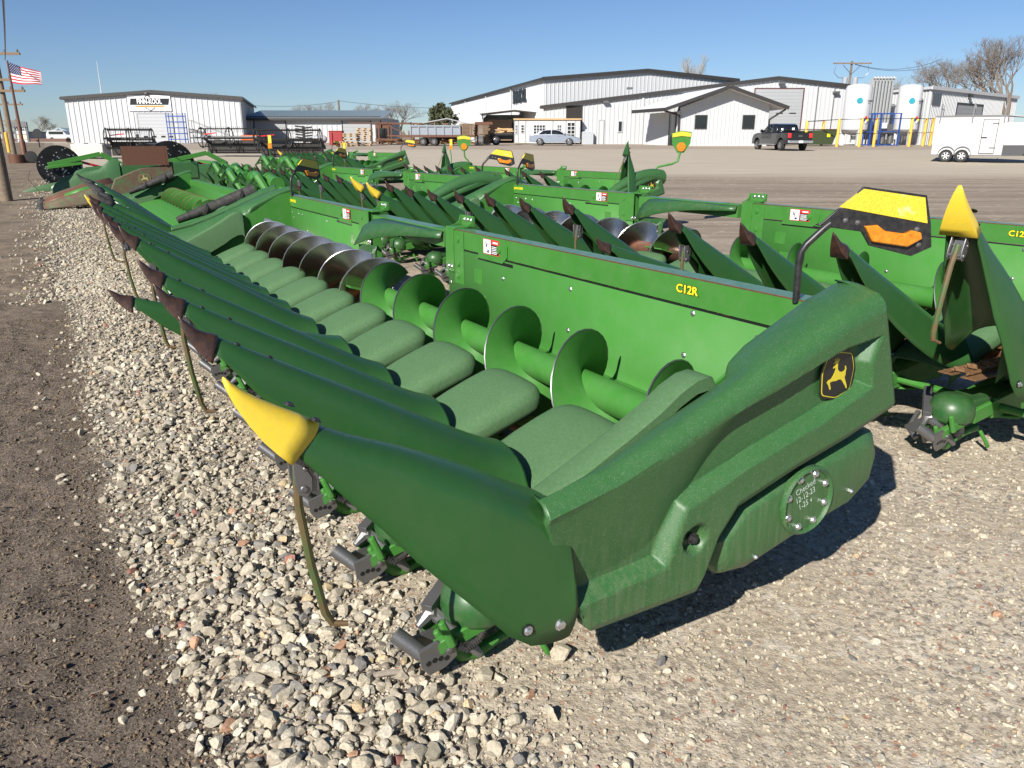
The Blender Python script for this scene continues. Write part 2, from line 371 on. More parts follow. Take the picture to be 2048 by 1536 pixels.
# ------------------------------------------------------------ loose stone (nobody could count it)
def ico(sub):
    t = (1 + 5 ** .5) / 2
    v = [(-1, t, 0), (1, t, 0), (-1, -t, 0), (1, -t, 0), (0, -1, t), (0, 1, t), (0, -1, -t), (0, 1, -t), (t, 0, -1), (t, 0, 1), (-t, 0, -1), (-t, 0, 1)]
    f = [(0, 11, 5), (0, 5, 1), (0, 1, 7), (0, 7, 10), (0, 10, 11), (1, 5, 9), (5, 11, 4), (11, 10, 2), (10, 7, 6), (7, 1, 8), (3, 9, 4), (3, 4, 2), (3, 2, 6), (3, 6, 8), (3, 8, 9), (4, 9, 5), (2, 4, 11), (6, 2, 10), (8, 6, 7), (9, 8, 1)]
    v = [np.array(p) / np.linalg.norm(p) for p in v]
    for _ in range(sub):
        nf = []; c = {}
        def mid(a, b_):
            k = (min(a, b_), max(a, b_))
            if k not in c:
                p = v[a] + v[b_]; v.append(p / np.linalg.norm(p)); c[k] = len(v) - 1
            return c[k]
        for a, b_, d in f:
            x, y, z = mid(a, b_), mid(b_, d), mid(d, a); nf += [(a, x, z), (b_, y, x), (d, z, y), (x, y, z)]
        f = nf
    return np.array(v), np.array(f)
def stone_mat():
    m = mat('crushed_stone'); nt = m.node_tree; N = nt.nodes; L = nt.links; b = N['Principled BSDF']; b.inputs['Roughness'].default_value = .9; b.inputs['Specular IOR Level'].default_value = .2
    at = N.new('ShaderNodeAttribute'); at.attribute_name = 'stone_colour'; tc = N.new('ShaderNodeTexCoord')
    n = N.new('ShaderNodeTexNoise'); n.inputs['Scale'].default_value = 90; n.inputs['Detail'].default_value = 6; L.new(tc.outputs['Object'], n.inputs['Vector'])
    r = N.new('ShaderNodeMapRange'); r.inputs['From Min'].default_value = .3; r.inputs['From Max'].default_value = .7; r.inputs['To Min'].default_value = .72; r.inputs['To Max'].default_value = 1.15; L.new(n.outputs['Fac'], r.inputs['Value'])
    mx = N.new('ShaderNodeVectorMath'); mx.operation = 'SCALE'; L.new(at.outputs['Color'], mx.inputs[0]); L.new(r.outputs['Result'], mx.inputs['Scale'])
    L.new(mx.outputs[0], b.inputs['Base Color'])
    bp = N.new('ShaderNodeBump'); bp.inputs['Strength'].default_value = .5; bp.inputs['Distance'].default_value = .004; n2 = N.new('ShaderNodeTexNoise'); n2.inputs['Scale'].default_value = 260; L.new(tc.outputs['Object'], n2.inputs['Vector'])
    L.new(n2.outputs['Fac'], bp.inputs['Height']); L.new(bp.outputs['Normal'], b.inputs['Normal']); return m
STM = stone_mat()
PAL = np.array([(.48, .43, .34), (.55, .495, .40), (.42, .37, .30), (.58, .54, .45), (.33, .31, .28), (.42, .38, .3), (.2, .19, .185), (.5, .4, .26), (.33, .16, .13), (.5, .3, .2)])
PWT = np.array([.24, .2, .17, .13, .09, .11, .045, .02, .008, .006]); PWT /= PWT.sum()
def stones(name, hx, hy, size, sub, sink=.3, dark=1.0):
    tv, tf = ico(sub); n = len(hx); nv = len(tv)
    x = PO.x + DV.x * hx + FV.x * hy; y = PO.y + DV.y * hx + FV.y * hy
    keep = (y > .9); x, y, size = x[keep], y[keep], size[keep]; n = len(x)
    z = gheight(x, y)
    T = np.repeat(tv[None], n, 0)
    # angular facets: push vertices out and in, flatten against a few random planes
    T = T * (1 + .2 * (RNG.random((n, nv, 1)) - .5))
    for k in range(7):
        d = RNG.normal(size=(n, 1, 3)); d /= np.linalg.norm(d, axis=2, keepdims=True)
        q = (T * d).sum(2, keepdims=True); lim = RNG.uniform(.32, .8, (n, 1, 1)); T = T - d * np.maximum(q - lim, 0)
    T = T * (RNG.uniform(.65, 1.25, (n, 1, 3)) * np.array([1, 1, .75]))
    a = RNG.uniform(0, 6.28, (n, 1)); tl = RNG.uniform(-.5, .5, (n, 1))
    X, Y, Z = T[..., 0], T[..., 1], T[..., 2]
    Y, Z = Y * np.cos(tl) - Z * np.sin(tl), Y * np.sin(tl) + Z * np.cos(tl)
    X, Y = X * np.cos(a) - Y * np.sin(a), X * np.sin(a) + Y * np.cos(a)
    s = size[:, None] / 2
    V = np.stack([X * s + x[:, None], Y * s + y[:, None], Z * s + z[:, None] + s * (1 - 2 * sink) * .75], -1).reshape(-1, 3)
    F = (tf[None] + (np.arange(n) * nv)[:, None, None]).reshape(-1, 3)
    me = np_mesh(name, V, F, [STM])
    c = PAL[RNG.choice(len(PAL), n, p=PWT)] * (np.array([.93, .91, .86]) if dark == 1 else np.array([1.1, .93, .78])) * RNG.uniform(.82, 1.12, (n, 1)) * dark
    at = me.color_attributes.new('stone_colour', 'FLOAT_COLOR', 'POINT')
    at.data.foreach_set('color', np.concatenate([np.repeat(c, nv, 0), np.ones((n * nv, 1))], 1).astype(np.float32).ravel())
    o = bpy.data.objects.new(name, me); col.objects.link(o); tag(o, kind='stuff'); return o
def LB(x): return np.interp(x, [-1, -.46, .3, 2, 5, 9.4, 21.5], [1.83, 1.855, 1.905, 2.02, 2.045, 2.134, 2.28])
def hxs(n, a, b_, p): return a + (b_ - a) * RNG.random(n) ** p
n = 10500; hx = hxs(n, -1.9, 12, 1.75); hy = np.minimum(LB(hx) - .46 + RNG.normal(size=n) * .25, LB(hx) + RNG.normal(size=n) * .05)
stones('crushed_stone', hx, hy, RNG.lognormal(math.log(.037), .38, n).clip(.014, .085) * np.where(hx > 6, .85, np.where(hx < 1, 1.12, 1)), 1, .25)
n = 8000; hx = hxs(n, -1.9, 7, 1.7); hy = 1.35 - 4.9 * RNG.random(n) ** 1.25
stones('scattered_rocks', hx, hy, RNG.lognormal(math.log(.021), .42, n).clip(.010, .08), 1, .34)
n = 75000; hx = hxs(n, -2.0, 9, 1.6); hy = np.where(RNG.random(n) < .35, np.minimum(LB(hx) - .55 + RNG.normal(size=n) * .35, LB(hx) + RNG.normal(size=n) * .04), RNG.uniform(-4.2, 1.9, n))
stones('fine_gravel', hx, hy, RNG.lognormal(math.log(.0115), .45, n).clip(.005, .035), 0, .3)
n = 42000; hx = hxs(n, -1.6, 8, 1.6); hy = LB(hx) - .02 + RNG.random(n) ** 1.2 * 2.2
s_ = stones('soil_clods', hx, hy, RNG.lognormal(math.log(.011), .42, n).clip(.005, .035), 0, .3, .36)
n = 130; hx = hxs(n, -1.2, 7, 1.2); hy = LB(hx) + .03 + np.abs(RNG.normal(size=n)) * .17
stones('loose_stones_on_soil', hx, hy, RNG.lognormal(math.log(.033), .4, n).clip(.012, .06), 1, .3)
n = 9000; hx = hxs(n, 9, 34, 1.6); hy = 1.6 + RNG.normal(size=n) * .5
stones('crushed_stone_further_along', hx, hy, RNG.lognormal(math.log(.05), .3, n), 0, .3)
# dry straw and roots in the soil
b = MB()
for i in range(1500):
    x, y = random.uniform(-1.2, 6), 2.1 + abs(random.gauss(0, .6)); a = random.uniform(0, 6.28); l = random.uniform(.015, .06)
    p = HP(x, y); z = float(gheight(np.array([p.x]), np.array([p.y]))[0]) + .006
    b.tube([(p.x, p.y, z), (p.x + math.cos(a) * l / 2, p.y + math.sin(a) * l / 2, z + .008), (p.x + math.cos(a + .4) * l, p.y + math.sin(a + .4) * l, z - .002)], .0009, 3, False)
b.build('dry_straw', simple('straw', (.3, .24, .16), .8), kind='stuff')
w = MB(); pw = HP(-.35, 1.17); pw2 = HP(-.28, 1.02)
w.tube([(pw.x - .055, pw.y - .012, .045), (pw.x, pw.y, .05), (pw.x + .05, pw.y + .008, .047), (pw.x + .07, pw.y + .02, .05)], [.012, .014, .013, .008], 7)
w.build('wood_stick', simple('grey_wood', (.27, .23, .18), .85, var=.3, vs=40, bump=.4), label='weathered grey stick lying among the crushed stone near the bottom edge', cat='stick')

# ------------------------------------------------------------ light
SUNV = Vector((.76, 1.26, -1.0)).normalized()
el = math.asin(-SUNV.z); az = math.atan2(-SUNV.x, -SUNV.y)
sd = bpy.data.lights.new('sun', 'SUN'); sd.energy = 4.3; sd.angle = R(.53); sd.color = (1, .955, .88)
so = bpy.data.objects.new('sun', sd); col.objects.link(so); so.rotation_euler = SUNV.to_track_quat('-Z', 'Y').to_euler()
sd.energy = 5.0
wd = bpy.data.worlds.new('World'); scene.world = wd; wd.use_nodes = True; N = wd.node_tree.nodes; L = wd.node_tree.links
sk = N.new('ShaderNodeTexSky'); sk.sky_type = 'NISHITA'; sk.sun_disc = False; sk.sun_elevation = el; sk.sun_rotation = az
sk.air_density = 1.0; sk.dust_density = .1; sk.ozone_density = 2.6; sk.altitude = 500
tn = N.new('ShaderNodeMix'); tn.data_type = 'RGBA'; tn.blend_type = 'MULTIPLY'; tn.inputs['Factor'].default_value = 1; tn.inputs['B'].default_value = (.78, .93, 1.2, 1); L.new(sk.outputs[0], tn.inputs['A']); L.new(tn.outputs['Result'], N['Background'].inputs['Color']); N['Background'].inputs['Strength'].default_value = .052
scene.view_settings.view_transform = 'Standard'; scene.view_settings.look = 'None'; scene.view_settings.exposure = .62
# ------------------------------------------------------------ corn heads
def usec(y, zr, w, d, wo=None, k=6, x0=0.0, topf=.78):
    # open-bottomed rounded hat section: left foot, round crown, right foot
    wo = w if wo is None else wo; pts = []
    def side(wd, sg):
        r = wd * topf; q = []
        for i in range(k + 1):
            a = R(78) * i / k; q.append((x0 + sg * r * math.sin(a), y, zr - min(r, d * .6) * (1 - math.cos(a))))
        lx, lz = q[-1][0], q[-1][2]
        for t in (.35, .7, 1.0): q.append((lx + (x0 + sg * wd - lx) * t, y, lz + (zr - d - lz) * t))
        return q
    a = side(wo, -1); b_ = side(w, 1)
    return a[::-1] + b_[1:]
def snout_mb():
    b = MB(); T = [(1.632, 1.402, .046, .045), (1.6, 1.391, .056, .07), (1.5, 1.334, .076, .15), (1.4, 1.277, .09, .205), (1.27, 1.204, .108, .26), (1.14, 1.132, .13, .30), (.97, 1.036, .158, .33), (.84, .961, .182, .34), (.7, .881, .21, .335), (.6, .826, .235, .32), (.53, .792, .255, .29), (.48, .772, .27, .25), (.455, .762, .275, .22), (.445, .758, .276, .2)]
    b.loft([usec(*t) for t in T]); return b
def snout_end_mb(sg):
    # sg=-1: outer side towards -X
    b = MB(); T = [(1.6, 1.345, .05, .06, .052, .06), (1.55, 1.32, .064, .1, .066, .1), (1.476, 1.280, .08, .14, .08, .15), (1.40, 1.238, .095, .19, .095, .205), (1.338, 1.21, .105, .22, .105, .25), (1.24, 1.168, .125, .27, .125, .335), (1.139, 1.118, .15, .3, .15, .40), (1.03, 1.063, .165, .32, .168, .47), (.95, 1.018, .18, .33, .18, .52), (.87, .968, .2, .33, .188, .53), (.81, .935, .21, .31, .191, .51), (.75, .902, .225, .28, .193, .48), (.72, .883, .23, .26, .194, .455), (.70, .865, .235, .24, .194, .40), (.688, .845, .235, .22, .194, .34)]
    secs = []
    for (y, zr, wi, di, wo, do) in T:
        k = 6; L_ = []; r = wo * .8
        for i in range(k + 1):
            a = R(80) * i / k; L_.append((-r * math.sin(a), y, zr - r * .85 * (1 - math.cos(a))))
        lx, lz = L_[-1][0], L_[-1][2]
        for t in (.25, .5, .75, 1): L_.append((lx + (-wo - lx) * min(1, t * 1.6), y + (.0 if t < 1 else 0), lz + (zr - do - lz) * t))
        q = usec(y, zr, wi, di)[len(usec(y, zr, wi, di)) // 2:]
        row = L_[::-1] + q[1:]
        secs.append([(x * -sg, yy, z) for x, yy, z in row])
    b.loft(secs); return b
def cap_mb(big=False):
    b = MB()
    if big: T = [(1.475, 1.290, .084, .08), (1.53, 1.325, .072, .08), (1.58, 1.354, .060, .074), (1.63, 1.386, .046, .06), (1.672, 1.418, .031, .044), (1.7, 1.444, .018, .026), (1.716, 1.461, .006, .008)]
    else: T = [(1.602, 1.402, .064, .084), (1.618, 1.409, .061, .084), (1.64, 1.416, .050, .072), (1.668, 1.430, .038, .06), (1.695, 1.457, .025, .045), (1.712, 1.472, .013, .022), (1.724, 1.484, .003, .006)]
    y0 = T[0][0]; L0 = T[-1][0] - y0; sk = .1 if big else .035
    def sl(t):
        q = usec(*t); f = 1 - (t[0] - y0) / L0
        return [(x, y + sk * f * max(0, min(1, (t[1] - z) / t[3])), z) for x, y, z in q]
    b.loft([sl(t) for t in T], closed=True, cap0=False)
    return b
PV = Vector((0, .5, .72))
def place(o, x, ang=0, dz=0):
    o.location = (x, PV.y, PV.z + dz); o.rotation_euler = (R(ang), 0, 0)
def hood_mb():
    b = MB(); T = [(.62, .50, .235, .12), (.5, .595, .25, .13), (.4, .645, .262, .135), (.25, .712, .27, .14), (.12, .762, .275, .145), (.02, .796, .275, .145), (-.03, .802, .270, .14), (-.062, .801, .255, .13), (-.085, .795, .235, .11), (-.100, .783, .21, .09), (-.108, .766, .19, .06), (-.110, .70, .19, .02)]
    us = (-1, -1, -1, -.99, -.97, -.93, -.87, -.78, -.6, -.3, 0, .3, .6, .78, .87, .93, .97, .99, 1, 1, 1); ex = (.07, .035, 0)
    def row(y, z, w, d):
        r = []
        for i, u in enumerate(us):
            k = i if i < 3 else (len(us) - 1 - i if i > len(us) - 4 else 9)
            r.append((u * w, y, z - .012 * u * u - d * .42 * abs(u) ** 12 - (ex[k] * d / .14 if k < 3 else 0)))
        return r
    b.loft([row(*t) for t in T]); return b
FXO = -.95
def bezt(x, xs, zs): return float(np.interp(-x, [-q for q in xs], zs))
ZI = ([.70, .64, .188, -.149, -.2, -.246, -.311, -.659, -.86], [.79, .814, 1.02, 1.147, 1.155, 1.21, 1.258, 1.414, 1.475])
ZO = ([.80, .5, .2, -.1, -.3, -.58, -.80], [.90, .965, 1.07, 1.19, 1.275, 1.385, 1.445])
ZB = ([.66, .645, .615, .12, .09, .026, -.067, -.386, -.676, -.953], [.5, .43, .398, .40, .44, .60, .714, .81, .88, .964])
REC = [(.113, 1.05), (-.212, 1.15), (-.58, 1.27), (-.79, 1.30), (-.75, 1.19), (-.773, 1.084), (-.504, .986), (-.164, .895), (.206, .776), (.29, .559), (.565, .531), (.95, .5), (.95, .9), (.5, .90)]
def sdf(p, poly):
    d = 1e9; ins = False; n = len(poly)
    for i in range(n):
        a, b_ = poly[i], poly[(i + 1) % n]; ex, ey = b_[0] - a[0], b_[1] - a[1]; wx, wy = p[0] - a[0], p[1] - a[1]
        t = max(0, min(1, (wx * ex + wy * ey) / (ex * ex + ey * ey))); d = min(d, math.hypot(wx - ex * t, wy - ey * t))
        if (a[1] > p[1]) != (b_[1] > p[1]) and p[0] < (b_[0] - a[0]) * (p[1] - a[1]) / (b_[1] - a[1]) + a[0]: ins = not ins
    return d if ins else -d
def ss(x): x = max(0, min(1, x)); return x * x * (3 - 2 * x)
LOWP = [(-.79, 1.30), (-.75, 1.19), (-.773, 1.084), (-.504, .986), (-.164, .895), (.206, .776), (.29, .559), (.565, .531), (1.2, .48), (1.2, 2.2), (-.86, 2.2)]
def rdepth(y, z):
    zu = float(np.interp(-y, [-.95, -.5, -.113, .212, .58, .79], [.97, .97, 1.075, 1.16, 1.275, 1.30])); w = .04 + .34 * ss((y + .12) / .5)
    up = max(0, min(1, (zu - z + .004) / w)); lo = max(0, min(1, (sdf((y, z), LOWP) + .004) / .042)); return min(up, lo)
def fairing_mb(sg=1, ns=100, nt=46):
    b = MB(); secs = []
    for i in range(ns + 1):
        s = i / ns; yi = .70 - 1.56 * s; yt = .80 - 1.60 * s; yb = .65 - 1.603 * s
        zi, zt, zb = bezt(yi, *ZI), bezt(yt, *ZO), bezt(yb, *ZB); xi = -.72 + .06 * ss((-.15 - yi) / .1)
        row = [(xi, yi, zi - .10), (xi - .002, yi, zi - .012), (xi - .012, yi, zi)]
        for u in (.25, .5, .75): row.append((xi - .012 + (FXO + .07 - xi + .012) * u, yi + (yt - yi) * u, zi + (zt + .025 - zi) * u + .012 * math.sin(math.pi * u)))
        for a in (0, 22, 45, 68): row.append((FXO + .07 - .07 * math.sin(R(a)), yt, zt - .045 + .07 * math.cos(R(a))))
        for j in range(nt + 1):
            t = j / nt; y = yt + (yb - yt) * t; z = zt - .045 + (zb - zt + .045) * t
            x = FXO + .058 * rdepth(y, z)
            h = math.hypot(y - .156, z - .636); x += .045 * ss((.064 - h) / .025)
            x += .03 * ss((.03 - min(abs(z - zb), 1)) / .03) * .5
            row.append((x, y, z))
        row.append((FXO + .05, yt + (yb - yt), zb - .003))
        secs.append([(x * sg, y, z) for x, y, z in row])
    b.loft(secs)
    # rear lip turned inward
    r = secs[-1]; b.loft([r, [(x + sg * (.06 if k > 2 else 0), y + .012, z) for k, (x, y, z) in enumerate(r)]])
    r = secs[0]; b.loft([r, [(x + sg * (.05 if k > 2 else 0), y - .012, z) for k, (x, y, z) in enumerate(r)]])
    return b
DEER = [(.06, .30), (.02, .34), (.10, .40), (.20, .42), (.27, .50), (.33, .60), (.35, .70), (.29, .72), (.24, .71), (.25, .75), (.33, .79), (.30, .86), (.22, .84), (.21, .86), (.30, .90), (.28, .98), (.31, .98), (.34, .90), (.37, .91), (.38, .99), (.41, .98), (.41, .88), (.44, .92), (.47, .96), (.49, .94), (.45, .86), (.40, .82), (.44, .79), (.43, .75), (.45, .66), (.54, .58), (.66, .56), (.74, .58), (.79, .62), (.76, .70), (.79, .72), (.84, .62), (.82, .56), (.83, .46), (.80, .38), (.86, .28), (.94, .14), (.97, .04), (.93, .05), (.86, .14), (.76, .24), (.66, .34), (.54, .36), (.42, .33), (.36, .34), (.24, .34), (.16, .32), (.20, .22), (.24, .13), (.19, .11), (.13, .22)]
def emblem(parent, m, w=.2, h=.2, mats=None):
    # shield with a leaping deer, lies in the local xy plane
    def sh(k): return [(-.5 * k, -.42 * k), (-.56 * k, .1 * k), (-.42 * k, .44 * k), (0, .52 * k), (.42 * k, .44 * k), (.56 * k, .1 * k), (.5 * k, -.42 * k), (0, -.55 * k)]
    def rnd(p):
        out = []; n = len(p)
        for i in range(n):
            a, c, d = Vector(p[i - 1]), Vector(p[i]), Vector(p[(i + 1) % n])
            for t in (0, .33, .66, 1):
                q0 = c.lerp(a, .18); q1 = c.lerp(d, .18); out.append(tuple(q0.lerp(c, t).lerp(c.lerp(q1, t), t)))
        return out
    b = MB(); sc = lambda pts, k: [(x * w, y * h) for x, y in pts]
    b.mi = 0; b.prism(sc(rnd(sh(1)), 1), 'z', 0, .003)
    b.mi = 1; b.prism(sc(rnd(sh(.91)), 1), 'z', .003, .0042)
    b.mi = 0; b.prism(sc(rnd(sh(.87)), 1), 'z', .0042, .0054)
    b.mi = 1; b.prism([((x - .5) * w * .72, (y - .5) * h * .74) for x, y in DEER], 'z', .0054, .0066)
    o = b.build('emblem', mats or [BKD, YDD], parent, smooth=False, fix=True); o.matrix_local = m; return o
def helix(b, x0, x1, r0, r1, pitch, hand=1, yc=-.35, zc=.77, ph=0, th=.007, rim=True):
    n = int(abs(x1 - x0) / pitch * 30); A = []; C = []
    for i in range(n + 1):
        x = x0 + (x1 - x0) * i / n; a = hand * 2 * math.pi * (x - x0) / pitch + ph; c, s = math.cos(a), math.sin(a)
        A.append([(x + dx, yc + c * r, zc + s * r) for r, dx in ((r0, -th), (r0 + (r1 - r0) * .5, -th * .7), (r1, -th * .5), (r1, th * .5), (r0 + (r1 - r0) * .5, th * .7), (r0, th))])
        C.append((x, yc + c * (r1 + .001), zc + s * (r1 + .001)))
    b.loft(A)
    if rim:
        m = b.mi; b.mi = 1; b.tube(C, .0055, 5); b.mi = m
def bolt(b, p, ax, r=.011, h=.008):
    p = Vector(p); a = Vector(ax).normalized(); b.cyl(p, p + a * h * .35, r * 1.45, n=10); b.tube([p + a * h * .3, p + a * h, p + a * h * 1.3], [r, r * .95, r * .45], 6)
def danger(parent, m, w=.25, h=.115):
    b = MB()
    b.mi = 0; b.box(-w / 2, w / 2, -h / 2, h / 2, 0, .001)
    b.mi = 1; b.box(-w * .48, -.005, -h * .46, h * .46, .001, .0016)
    b.mi = 0; b.box(.0, w * .47, h * .2, h * .46, .001, .0016)
    b.mi = 2; b.box(.0, w * .47, -h * .46, h * .17, .001, .0016)
    b.mi = 2
    for a, c in (((-.09, .035), (-.06, -.02)), ((-.075, .04), (-.07, .0)), ((-.05, .03), (-.066, .0)), ((-.06, -.02), (-.045, -.035)), ((-.085, .01), (-.066, -.005))):
        b.beam((*a, .002), (*c, .002), .006, .001)
    b.prism([(-.075, -.045), (-.03, -.045), (-.035, -.02)], 'z', .0016, .0022)
    b.mi = 1
    for k, y in enumerate((.006, -.006, -.018, -.032, -.044)): b.box(.01, w * (.42 if k % 2 else .36), y - .0025, y + .0025, .0016, .002)
    b.box(.03, w * .42, h * .27, h * .38, .0016, .002)
    o = b.build('warning_decal', [RED, WHT, BKD], parent, smooth=False); o.matrix_local = m
FR = lambda x, z, y=-.797: frame_m((x, y, z), (-1, 0, 0), (0, 0, 1))      # decals on the back sheet, read from the front

def make_head(n=12, sp=.762, name='corn_head', label='', group=None, front_text='C12R', left_text='JOHN DEERE', detail=True, caps=None, angs=None, ridge=1.0, light=True):
    root = empty(name, label=label, cat='corn head', group=group)
    x1 = sp * (n - 1) ; XF = x1 + .172        # far end = mirror of the near one
    cx = (x1 - sp) / 2
    mir = lambda x: (sp * (n - 2)) - x
    # ---- back frame
    o0, o1 = cx - .66, cx + 1.29
    b = MB(); b.box(-.6, o0, -.93, -.80, 1.225, 1.372); b.box(o1, XF, -.93, -.80, 1.225, 1.372); b.box(o0 + .1, o1 - .1, -.94, -.81, 1.20, 1.345)
    b.mi = 1
    b.box(-.6, o0 - .12, -.928, -.802, 1.372, 1.3745); b.box(o1 + .12, XF, -.928, -.802, 1.372, 1.3745); b.box(o0 + .35, o1 - .2, -.938, -.812, 1.345, 1.3475)
    b.mi = 2
    b.box(-.6, o0 - .12, -.8035, -.799, 1.3685, 1.376); b.box(o1 + .12, XF, -.8035, -.799, 1.3685, 1.376)
    b.mi = 0
    for x in (o0, o1):
        b.box(x - .13, x + .02, -.796, -.784, 1.02, 1.374) if x == o0 else b.box(x - .02, x + .13, -.796, -.784, 1.02, 1.374)
        b.box(x - .14, x + .03, -.96, -.796, 1.374, 1.388)
        b.mi = 0
        b.prism([(-.97, 1.385), (-.97, 1.47), (-.955, 1.47), (-.94, 1.42), (-.90, 1.395), (-.86, 1.388)], 'x', x - .16, x - .15); b.prism([(-.97, 1.385), (-.97, 1.47), (-.955, 1.47), (-.94, 1.42), (-.90, 1.395), (-.86, 1.388)], 'x', x + .07, x + .08)
        b.box(x - .16, x + .08, -.975, -.965, 1.385, 1.47)
        b.mi = 3
        for k in (-.1, -.04, .02): bolt(b, (x + k, -.965, 1.435), (0, 1, 0), .014)
        for k in (-.09, -.03): bolt(b, (x + k + (.03 if x == o1 else 0), -.784, 1.06), (0, 1, 0), .016)
        b.mi = 0
    # legs behind the frame
    for x in (o0 - .05, o1 + .05, -.4, XF - .2):
        b.box(x - .05, x + .05, -.93, -.83, .25, 1.225)
    b.box(-.5, XF, -.95, -.80, .22, .36)
    for x in np.arange(-.3, XF - .2, .762): b.beam((x, -.86, .3), (x, .1, .42), .07, .1)
    b.build('back_frame', [GP, TOPG, RUST, ZNC], root, bevel=.004 if detail else 0)
    # ---- back sheet in two halves, with seams, brackets and rivets
    b = MB(); k_ = []
    prof = [(-.80, 1.222), (-.80, .72), (-.795, .69), (-.77, .60), (-.72, .52), (-.63, .46)]
    for a, c in ((-.64, o0 + .0), (o1 + .0, XF + .04)):
        b = MB(); b.loft([[(x, y, z) for y, z in prof] for x in (a, c)])
        sh = b.build('back_sheet', [GPS], root, solid=.006, ang=2.5)
    for a, sg in ((o0, -1), (o1, 1)):
        b = MB(); b.mi = 0
        q = lambda u0, u1, z0, z1, t=.004, y=-.797: b.box(min(a + sg * u0, a + sg * u1), max(a + sg * u0, a + sg * u1), y, y + t, z0, z1)
        q(.13, .30, .93, 1.36, .005); q(.16, .68, .80, .87, .003); q(.56, .68, .87, .90, .003); q(.48, .62, .98, 1.1, .0025)
        b.prism([(a + sg * .55, 1.19), (a + sg * .62, 1.36), (a + sg * .98, 1.36), (a + sg * 1.02, 1.32), (a + sg * 1.02, 1.24), (a + sg * .95, 1.19)], 'y', -.797, -.791)
        for z in (1.3, 1.1, 1.0): b.lathe([(.028, -.797), (.028, -.786), (.02, -.784)], 14, 'y', (a + sg * .2, 0, z))
        b.lathe([(.03, -.797), (.03, -.784), (.02, -.782)], 14, 'y', (a + sg * .9, 0, 1.29))
        b.mi = 1; b.box(min(a + sg * .55, a + sg * 1.1), max(a + sg * .55, a + sg * 1.1), -.7985, -.7965, 1.175, 1.2); b.mi = 0
        b.build('joint_plate', [GP, BKD, ZNC], root, bevel=.0015 if detail else 0)
    rv0 = None
    for x, z in ((.15, 1.19), (.2, .95), (-.3, 1.15), (-.37, 1.08), (-.42, .9), (1.3, 1.14), (2.2, 1.08), (2.95, 1.0), (1.32, .86), (o0 - .04, .92), (o0 - .04, .8), (o0 - .2, .72), (o1 + .3, 1.05), (o1 + .3, .8), (x1 - .5, 1.15), (x1 - .7, 1.15), (x1 - .2, 1.15), (x1 - .25, 1.08), (x1 - .9, .95), (x1 - .2, .8), (o1 + 1.5, 1.15), (o1 + 1.2, .9)):
        if rv0 is None: b = MB(); bolt(b, (0, 0, 0), (0, 1, 0), .012, .007); rv0 = b.build('rivet', ZNC, root); o = rv0
        else: o = rv0.copy(); col.objects.link(o); adopt(o, root)
        o.location = (x, -.797, z)
    # seam line between beam and sheet
    for a, c in ((-.62, o0 - .3), (o1 + .3, XF)): b = MB(); b.box(a, c, -.802, -.7965, 1.212, 1.2225); b.build('seam', BKD, root)
    # lower ledge and trough
    for a, c in ((-.6, o0), (o1, XF)): b = MB(); b.box(a, c, -.80, -.70, .66, .668); b.build('ledge', GP, root)
    b = MB(); tr = [(-.70, .47), (-.6, .42), (-.45, .385), (-.3, .38), (-.15, .41), (-.04, .48), (0, .56)]
    for a, c in ((-.64, o0 - .1), (o1 + .1, XF)): b.loft([[(x, y, z) for y, z in tr] for x in (a, c)])
    b.loft([[(x, y, z - .02) for y, z in tr[2:]] for x in (o0 - .1, o1 + .1)])
    b.build('trough', TRB, root, solid=.008)
    # ---- centre hood plate over the opening
    b = MB(); secs = []
    for i in range(13):
        t = i / 12; x = o1 - .45 - 1.4 * t; dz = .05 * math.sin(t * math.pi * 1.1); w_ = 1 - t ** 1.5
        secs.append([(x, -.80, 1.335), (x, -.80 + .1 * w_ + .01, 1.33), (x, -.80 + .2 * w_ + .02, 1.27 + dz + .05 * t), (x, -.80 + .3 * w_ + .03, 1.09 + dz + .2 * t)])
    b.loft(secs)
    b.prism([(o1 - .47, 1.10), (o1 - .5, .85), (o1 - .88, .85), (o1 - .94, 1.08), (o1 - 1.0, 1.14)], 'y', -.525, -.515)
    b.mi = 1
    for k, z in ((-.54, .96), (-.64, .905), (-.73, .905), (-.84, .97)):
        bolt(b, (o1 + k, -.515, z), (0, 1, 0), .018, .014); b.mi = 2; b.box(o1 + k - .007, o1 + k + .007, -.516, -.512, z, z + .08); b.mi = 1
    b.build('centre_guard', [GDK, GRY, BKD], root, solid=.006)
    # ---- auger
    mid = (o0 + o1) / 2 - .1
    b = MB(); b.tube([(-.62, -.35, .77), (mid - .5, -.35, .77)], .088, 20); b.mi = 2; b.tube([(mid - .5, -.35, .77), (mid + .1, -.35, .77)], .087, 20); b.mi = 3
    b.tube([(mid + .1, -.35, .77), (XF, -.35, .77)], .088, 20)
    b.mi = 2
    b.prism([(-.27 - .01, .835), (-.3, .85), (-.33, .862), (-.36, .85)], 'x', .12, .2) if False else None
    au = b.build('auger', [GP, BLK, DKRUST, RUST], root)
    b = MB(); helix(b, -.42, mid - .45, .086, .305, .735, 1, ph=math.pi / 2 - 1.8); b.build('flighting', [GP, EDG], au)
    b = MB(); helix(b, mid - .42, XF - .2, .086, .32, .66, -1, ph=math.pi / 2 + .6); b.build('worn_flighting', [STL, ZNC], au, label='bare polished steel flighting at the far half of the auger')
    b = MB()
    for a in (.3, 2.4, 4.4):
        c, s = math.cos(a), math.sin(a); b.obox((mid - .2, -.35 + c * .17, .77 + s * .17), .3, .012, .2, 0, a + math.pi / 2)
    b.build('auger_paddle', GP, au)
    # ---- hoods, snouts and row units
    hm = hood_mb().mesh('hood', [GHD]); hms = []
    first = None
